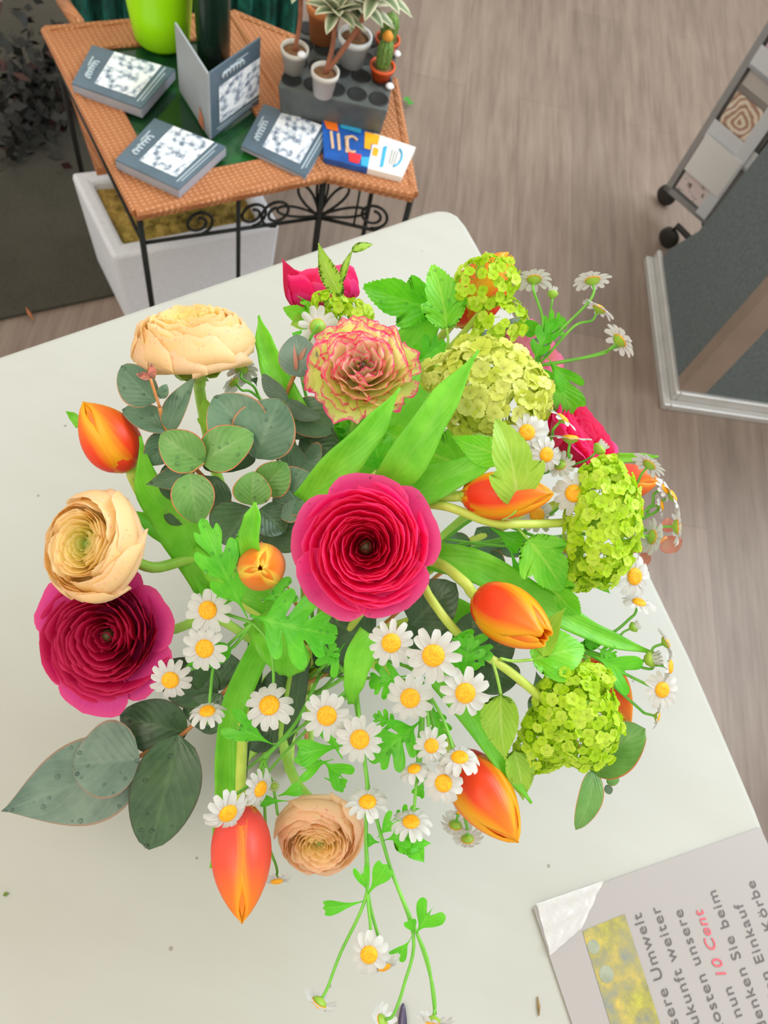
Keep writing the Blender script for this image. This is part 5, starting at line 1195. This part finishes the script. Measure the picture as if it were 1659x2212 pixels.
sD = spray('chamomile spray with five daisies crossing the large red-orange tulip', [(915, 1480, .45), (880, 1440, .48)], [
    (932, 1611, .43, 80, (.0, .25, .95), .3, [(925, 1560, .44)]), (993, 1637, .425, 98, (0, .9, .42), .6, [(960, 1560, .44)]), (958, 1692, .42, 96, (-.1, .3, .9), .6, [(945, 1600, .44)]), (895, 1662, .43, 76, (-.2, .85, .3), .7, [(912, 1600, .44)]), (888, 1776, .43, 96, (0, .9, .45), .5, [(897, 1720, .44), (905, 1600, .45)])], (), [
    ((850, 1780, .445), (905, 1750, .44), 60, CHAM, BRIGHT, {}), ((920, 1680, .45), (900, 1720, .45), 30, SPOON, BRIGHT, {})])
sE = spray('chamomile spray with three daisies seen from behind, under the tip of the red-orange tulip', [(985, 1690, .485), (960, 1600, .50), (900, 1480, .51)], [
    (984, 1782, .49, 76, (-.1, -.72, -.35), .5, [(988, 1750, .487)]), (1010, 1812, .49, 74, (.05, -.72, -.3), .5, [(1005, 1770, .488)]), (998, 1750, .485, 66, (.2, -.5, .4), .4)])
sG = spray('chamomile spray with two daisies drooping over the coral tulip', [(570, 1640, .47), (640, 1560, .49), (680, 1480, .51)], [
    (492, 1756, .435, 106, (.5, -.3, .8), .5, [(545, 1690, .455)]), (562, 1704, .45, 90, (.75, -.1, .55), .4, [(575, 1670, .46)]), (598, 1902, .485, 70, (.1, -.6, .5), .4, [(575, 1800, .485)])], [[(570, 1640, .47), (590, 1700, .475), (600, 1760, .48)]], [
    ((600, 1720, .475), (655, 1700, .47), 30, SPOON, BRIGHT, {}), ((620, 1730, .475), (560, 1730, .475), 26, SPOON, BRIGHT, {})], [(592, 1698, .465, 24, (.1, .3, .8))])
sF = spray('chamomile spray with long trailing stems whose daisies hang at the bottom edge', [(795, 1700, .44), (778, 1580, .45), (755, 1470, .48)], [
    (797, 2062, .415, 96, (0, .15, 1), .5, [(800, 2000, .42), (794, 1935, .425), (790, 1800, .435)]), (830, 2088, .425, 76, (.25, -.55, .6), .4, [(822, 2040, .425), (796, 1935, .427), (791, 1800, .436)]),
    (690, 2165, .415, 92, (-.45, -.75, .15), .5, [(735, 2060, .42), (792, 1930, .425), (790, 1800, .435)]), (826, 2206, .415, 80, (-.45, -.4, -.2), .5, [(872, 2130, .415), (893, 2022, .42), (842, 1870, .43)]),
    (936, 2206, .415, 96, (-.1, -.7, .35), .5, [(930, 2110, .418), (902, 2020, .42), (842, 1870, .43)])], [[(940, 2190, .418), (925, 2080, .418), (900, 2015, .42)]], [
    ((794, 1930, .425), (776, 1868, .42), 40, LOBE2, BRIGHT, {}), ((796, 1930, .425), (838, 1866, .42), 44, SPOON, BRIGHT, {}), ((790, 1945, .425), (696, 1962, .425), 34, SPOON, BRIGHT, dict(roll=.3)),
    ((898, 2018, .42), (940, 1952, .415), 76, LOBE2, BRIGHT, {}), ((894, 2018, .42), (884, 1985, .418), 28, SPOON, BRIGHT, {}), ((890, 2022, .42), (852, 2068, .42), 44, LOBE2, BRIGHT, dict(roll=.5)),
    ((815, 1810, .435), (858, 1760, .432), 44, LOBE2, BRIGHT, {}), ((820, 1820, .435), (790, 1815, .435), 30, SPOON, BRIGHT, {}), ((830, 1815, .435), (885, 1800, .432), 60, LOBE2, BRIGHT, {}), ((850, 1820, .435), (930, 1822, .434), 44, POINT, BRIGHT, dict(teeth=.06)), ((880, 1815, .435), (916, 1862, .434), 40, POINT, BRIGHT, dict(teeth=.06))])
sH = spray('chamomile spray with four daisies on long stems at the top right, above the plank floor', [(1155, 790, .545), (1080, 860, .56), (980, 1000, .555)], [
    (1154, 604, .53, 84, (.1, .82, -.3), .35, [(1172, 690, .535), (1165, 760, .54)]), (1280, 606, .53, 86, (-.02, .9, -.22), .1, [(1265, 660, .53), (1200, 725, .535)]), (1294, 668, .53, 82, (.45, .72, .12), .2, [(1240, 705, .53), (1180, 770, .54)]), (1338, 736, .525, 92, (.6, .5, -.1), .15, [(1300, 765, .53), (1200, 785, .535)])],
    [[(1345, 745, .53), (1270, 770, .535), (1155, 790, .545)]], [
    ((1165, 720, .54), (1220, 690, .535), 70, CHAM, BRIGHT, {}), ((1150, 790, .54), (1200, 690, .535), 60, CHAM, BRIGHT, dict(roll=.3)), ((1160, 720, .545), (1120, 690, .545), 36, POINT, BRIGHT, {}), ((1180, 770, .535), (1246, 846, .53), 60, LOBE2, BRIGHT, dict(curl=.2)), ((1190, 785, .54), (1238, 895, .53), 70, SPOON, BRIGHT, dict(curl=.1)), ((1150, 780, .54), (1185, 830, .54), 50, LOBE2, BRIGHT, {})],
    [(1194, 634, .53, 26, (.1, .85, -.1), [(1185, 690, .535)])])
sI = spray('chamomile spray with five daisies between the pale snowball and the magenta ranunculus on the right', [(1150, 1030, .49), (1090, 1080, .51), (980, 1150, .52)], [
    (1215, 905, .465, 80, (.55, .68, .25), .2, [(1190, 950, .475)]), (1232, 948, .465, 94, (.1, .92, .12), .0, [(1225, 1000, .475)]), (1138, 934, .455, 92, (.1, .02, 1), .3, [(1130, 990, .475)]), (1180, 982, .455, 84, (.3, -.1, .9), .4, [(1150, 1000, .475)]), (1210, 1004, .47, 66, (.2, -.2, -.5), .3, [(1190, 1010, .475)])], (), (),
    [(1296, 968, .47, 34, (.5, .5, .1), [(1250, 1000, .48)])])
sJ = spray('chamomile spray with seven daisies fanned out beyond the right side of the tall snowball', [(1300, 1150, .515), (1200, 1160, .53), (1000, 1190, .54)], [
    (1402, 1004, .52, 80, (.55, .62, -.2), .2, [(1372, 1050, .522), (1330, 1100, .52)]), (1380, 1092, .505, 96, (.92, .1, .3), .15), (1408, 1160, .51, 84, (.85, -.12, -.25), .2, [(1360, 1170, .515)]), (1436, 1056, .515, 60, (.5, .3, .5), .3, [(1400, 1100, .517)]), (1452, 1072, .515, 76, (.75, .42, .25), .2, [(1410, 1110, .517)]), (1428, 1092, .515, 60, (.7, .1, .3), .3, [(1390, 1120, .517)]), (1462, 1138, .515, 88, (.95, .0, .15), .15, [(1400, 1145, .517)])])
sK = spray('chamomile spray with three daisies tucked behind the sideways orange tulip', [(1130, 1150, .505), (1060, 1170, .52), (960, 1190, .53)], [
    (1240, 1066, .46, 100, (-.12, .1, 1), .3, [(1190, 1110, .48)]), (1160, 1112, .48, 84, (0, .15, .95), .3), (1226, 1182, .485, 76, (-.15, -.4, .6), .4, [(1180, 1165, .495)])], [[(1240, 1165, .50), (1100, 1180, .51), (960, 1165, .52)], [(1190, 1170, .50), (1050, 1120, .51), (960, 1085, .52)]], [
    ((1100, 1180, .50), (1130, 1270, .50), 36, SPOON, BRIGHT, {}), ((1060, 1140, .51), (1130, 1180, .505), 50, SPOON, BRIGHT, {})])
sL = spray('chamomile spray with six daisies over the table edge at the right, below the tall snowball', [(1240, 1395, .49), (1140, 1370, .50), (1000, 1330, .515)], [
    (1370, 1245, .485, 98, (.35, .0, .9), .3, [(1300, 1230, .49), (1200, 1240, .495), (1150, 1320, .50)]), (1380, 1302, .49, 76, (.15, .82, .4), .2, [(1362, 1335, .492), (1320, 1368, .495)]), (1438, 1388, .49, 74, (.75, .35, .1), .15, [(1400, 1422, .49), (1350, 1432, .492)]), (1446, 1440, .485, 80, (.75, .0, .4), .3, [(1400, 1445, .49), (1330, 1425, .492)]),
    (1430, 1490, .48, 88, (.22, .05, .95), .25, [(1390, 1475, .487), (1320, 1440, .49)]), (1420, 1548, .485, 60, (.88, -.2, .3), .2, [(1380, 1530, .487), (1290, 1450, .49)])], (), [
    ((1270, 1410, .487), (1372, 1470, .485), 90, LOBE2, BRIGHT, dict(roll=.2)), ((1290, 1400, .488), (1330, 1420, .485), 46, CHAM, BRIGHT, {}), ((1260, 1395, .49), (1310, 1378, .49), 30, POINT, BRIGHT, dict(teeth=.08))],
    [(1370, 1354, .49, 26, (.5, .3, .2), [(1330, 1375, .492)]), (1408, 1424, .488, 40, (.6, .2, .4), [(1360, 1440, .49)])])
sM = spray('single chamomile daisy seen from behind, above the pink-edged ranunculus', [(668, 735, .52), (650, 800, .55), (680, 960, .56)], [(686, 706, .525, 92, (-.05, .15, -.9), .15)], (), [((650, 745, .54), (640, 715, .54), 24, SPOON, BRIGHT, {}), ((700, 900, .53), (730, 960, .53), 60, CHAM, BRIGHT, {}), ((740, 960, .53), (735, 900, .53), 60, VIB, VIBLEAF, {}), ((880, 800, .54), (960, 740, .54), 90, CHAM, BRIGHT, {}), ((830, 1030, .49), (800, 930, .485), 90, CHAM, BRIGHT, {})])
sN = spray('chamomile spray with two daisies under the apricot ranunculus at the upper left', [(560, 860, .54), (620, 960, .55)], [(522, 800, .53, 74, (-.1, .6, -.5), .3, [(548, 835, .535)]), (506, 826, .53, 66, (-.5, .5, -.2), .3, [(540, 845, .535)])], (), [((555, 835, .535), (548, 815, .533), 16, SPOON, EUCD, {}), ((575, 850, .535), (582, 830, .533), 14, SPOON, EUCD, {}), ((455, 930, .53), (442, 860, .53), 44, VIB, OLIVE, {})])

# water drops on the freshly sprayed leaves and petals
for flower, names, n_, r_ in ((r1, ('outer_petal',), 22, .00055), (e3, ('leaf',), 10, .0012), (v4, ('leaf',), 14, .0009), (t2, ('petal',), 8, .0005), (sA, ('leaf',), 10, .0008), (e1, ('leaf',), 6, .0009), (sB, ('leaf',), 6, .0008)):
    for k, ch in enumerate([c for c in flower.children if c.name.split('.')[0] in names]): drops(ch, n_, r_, k)
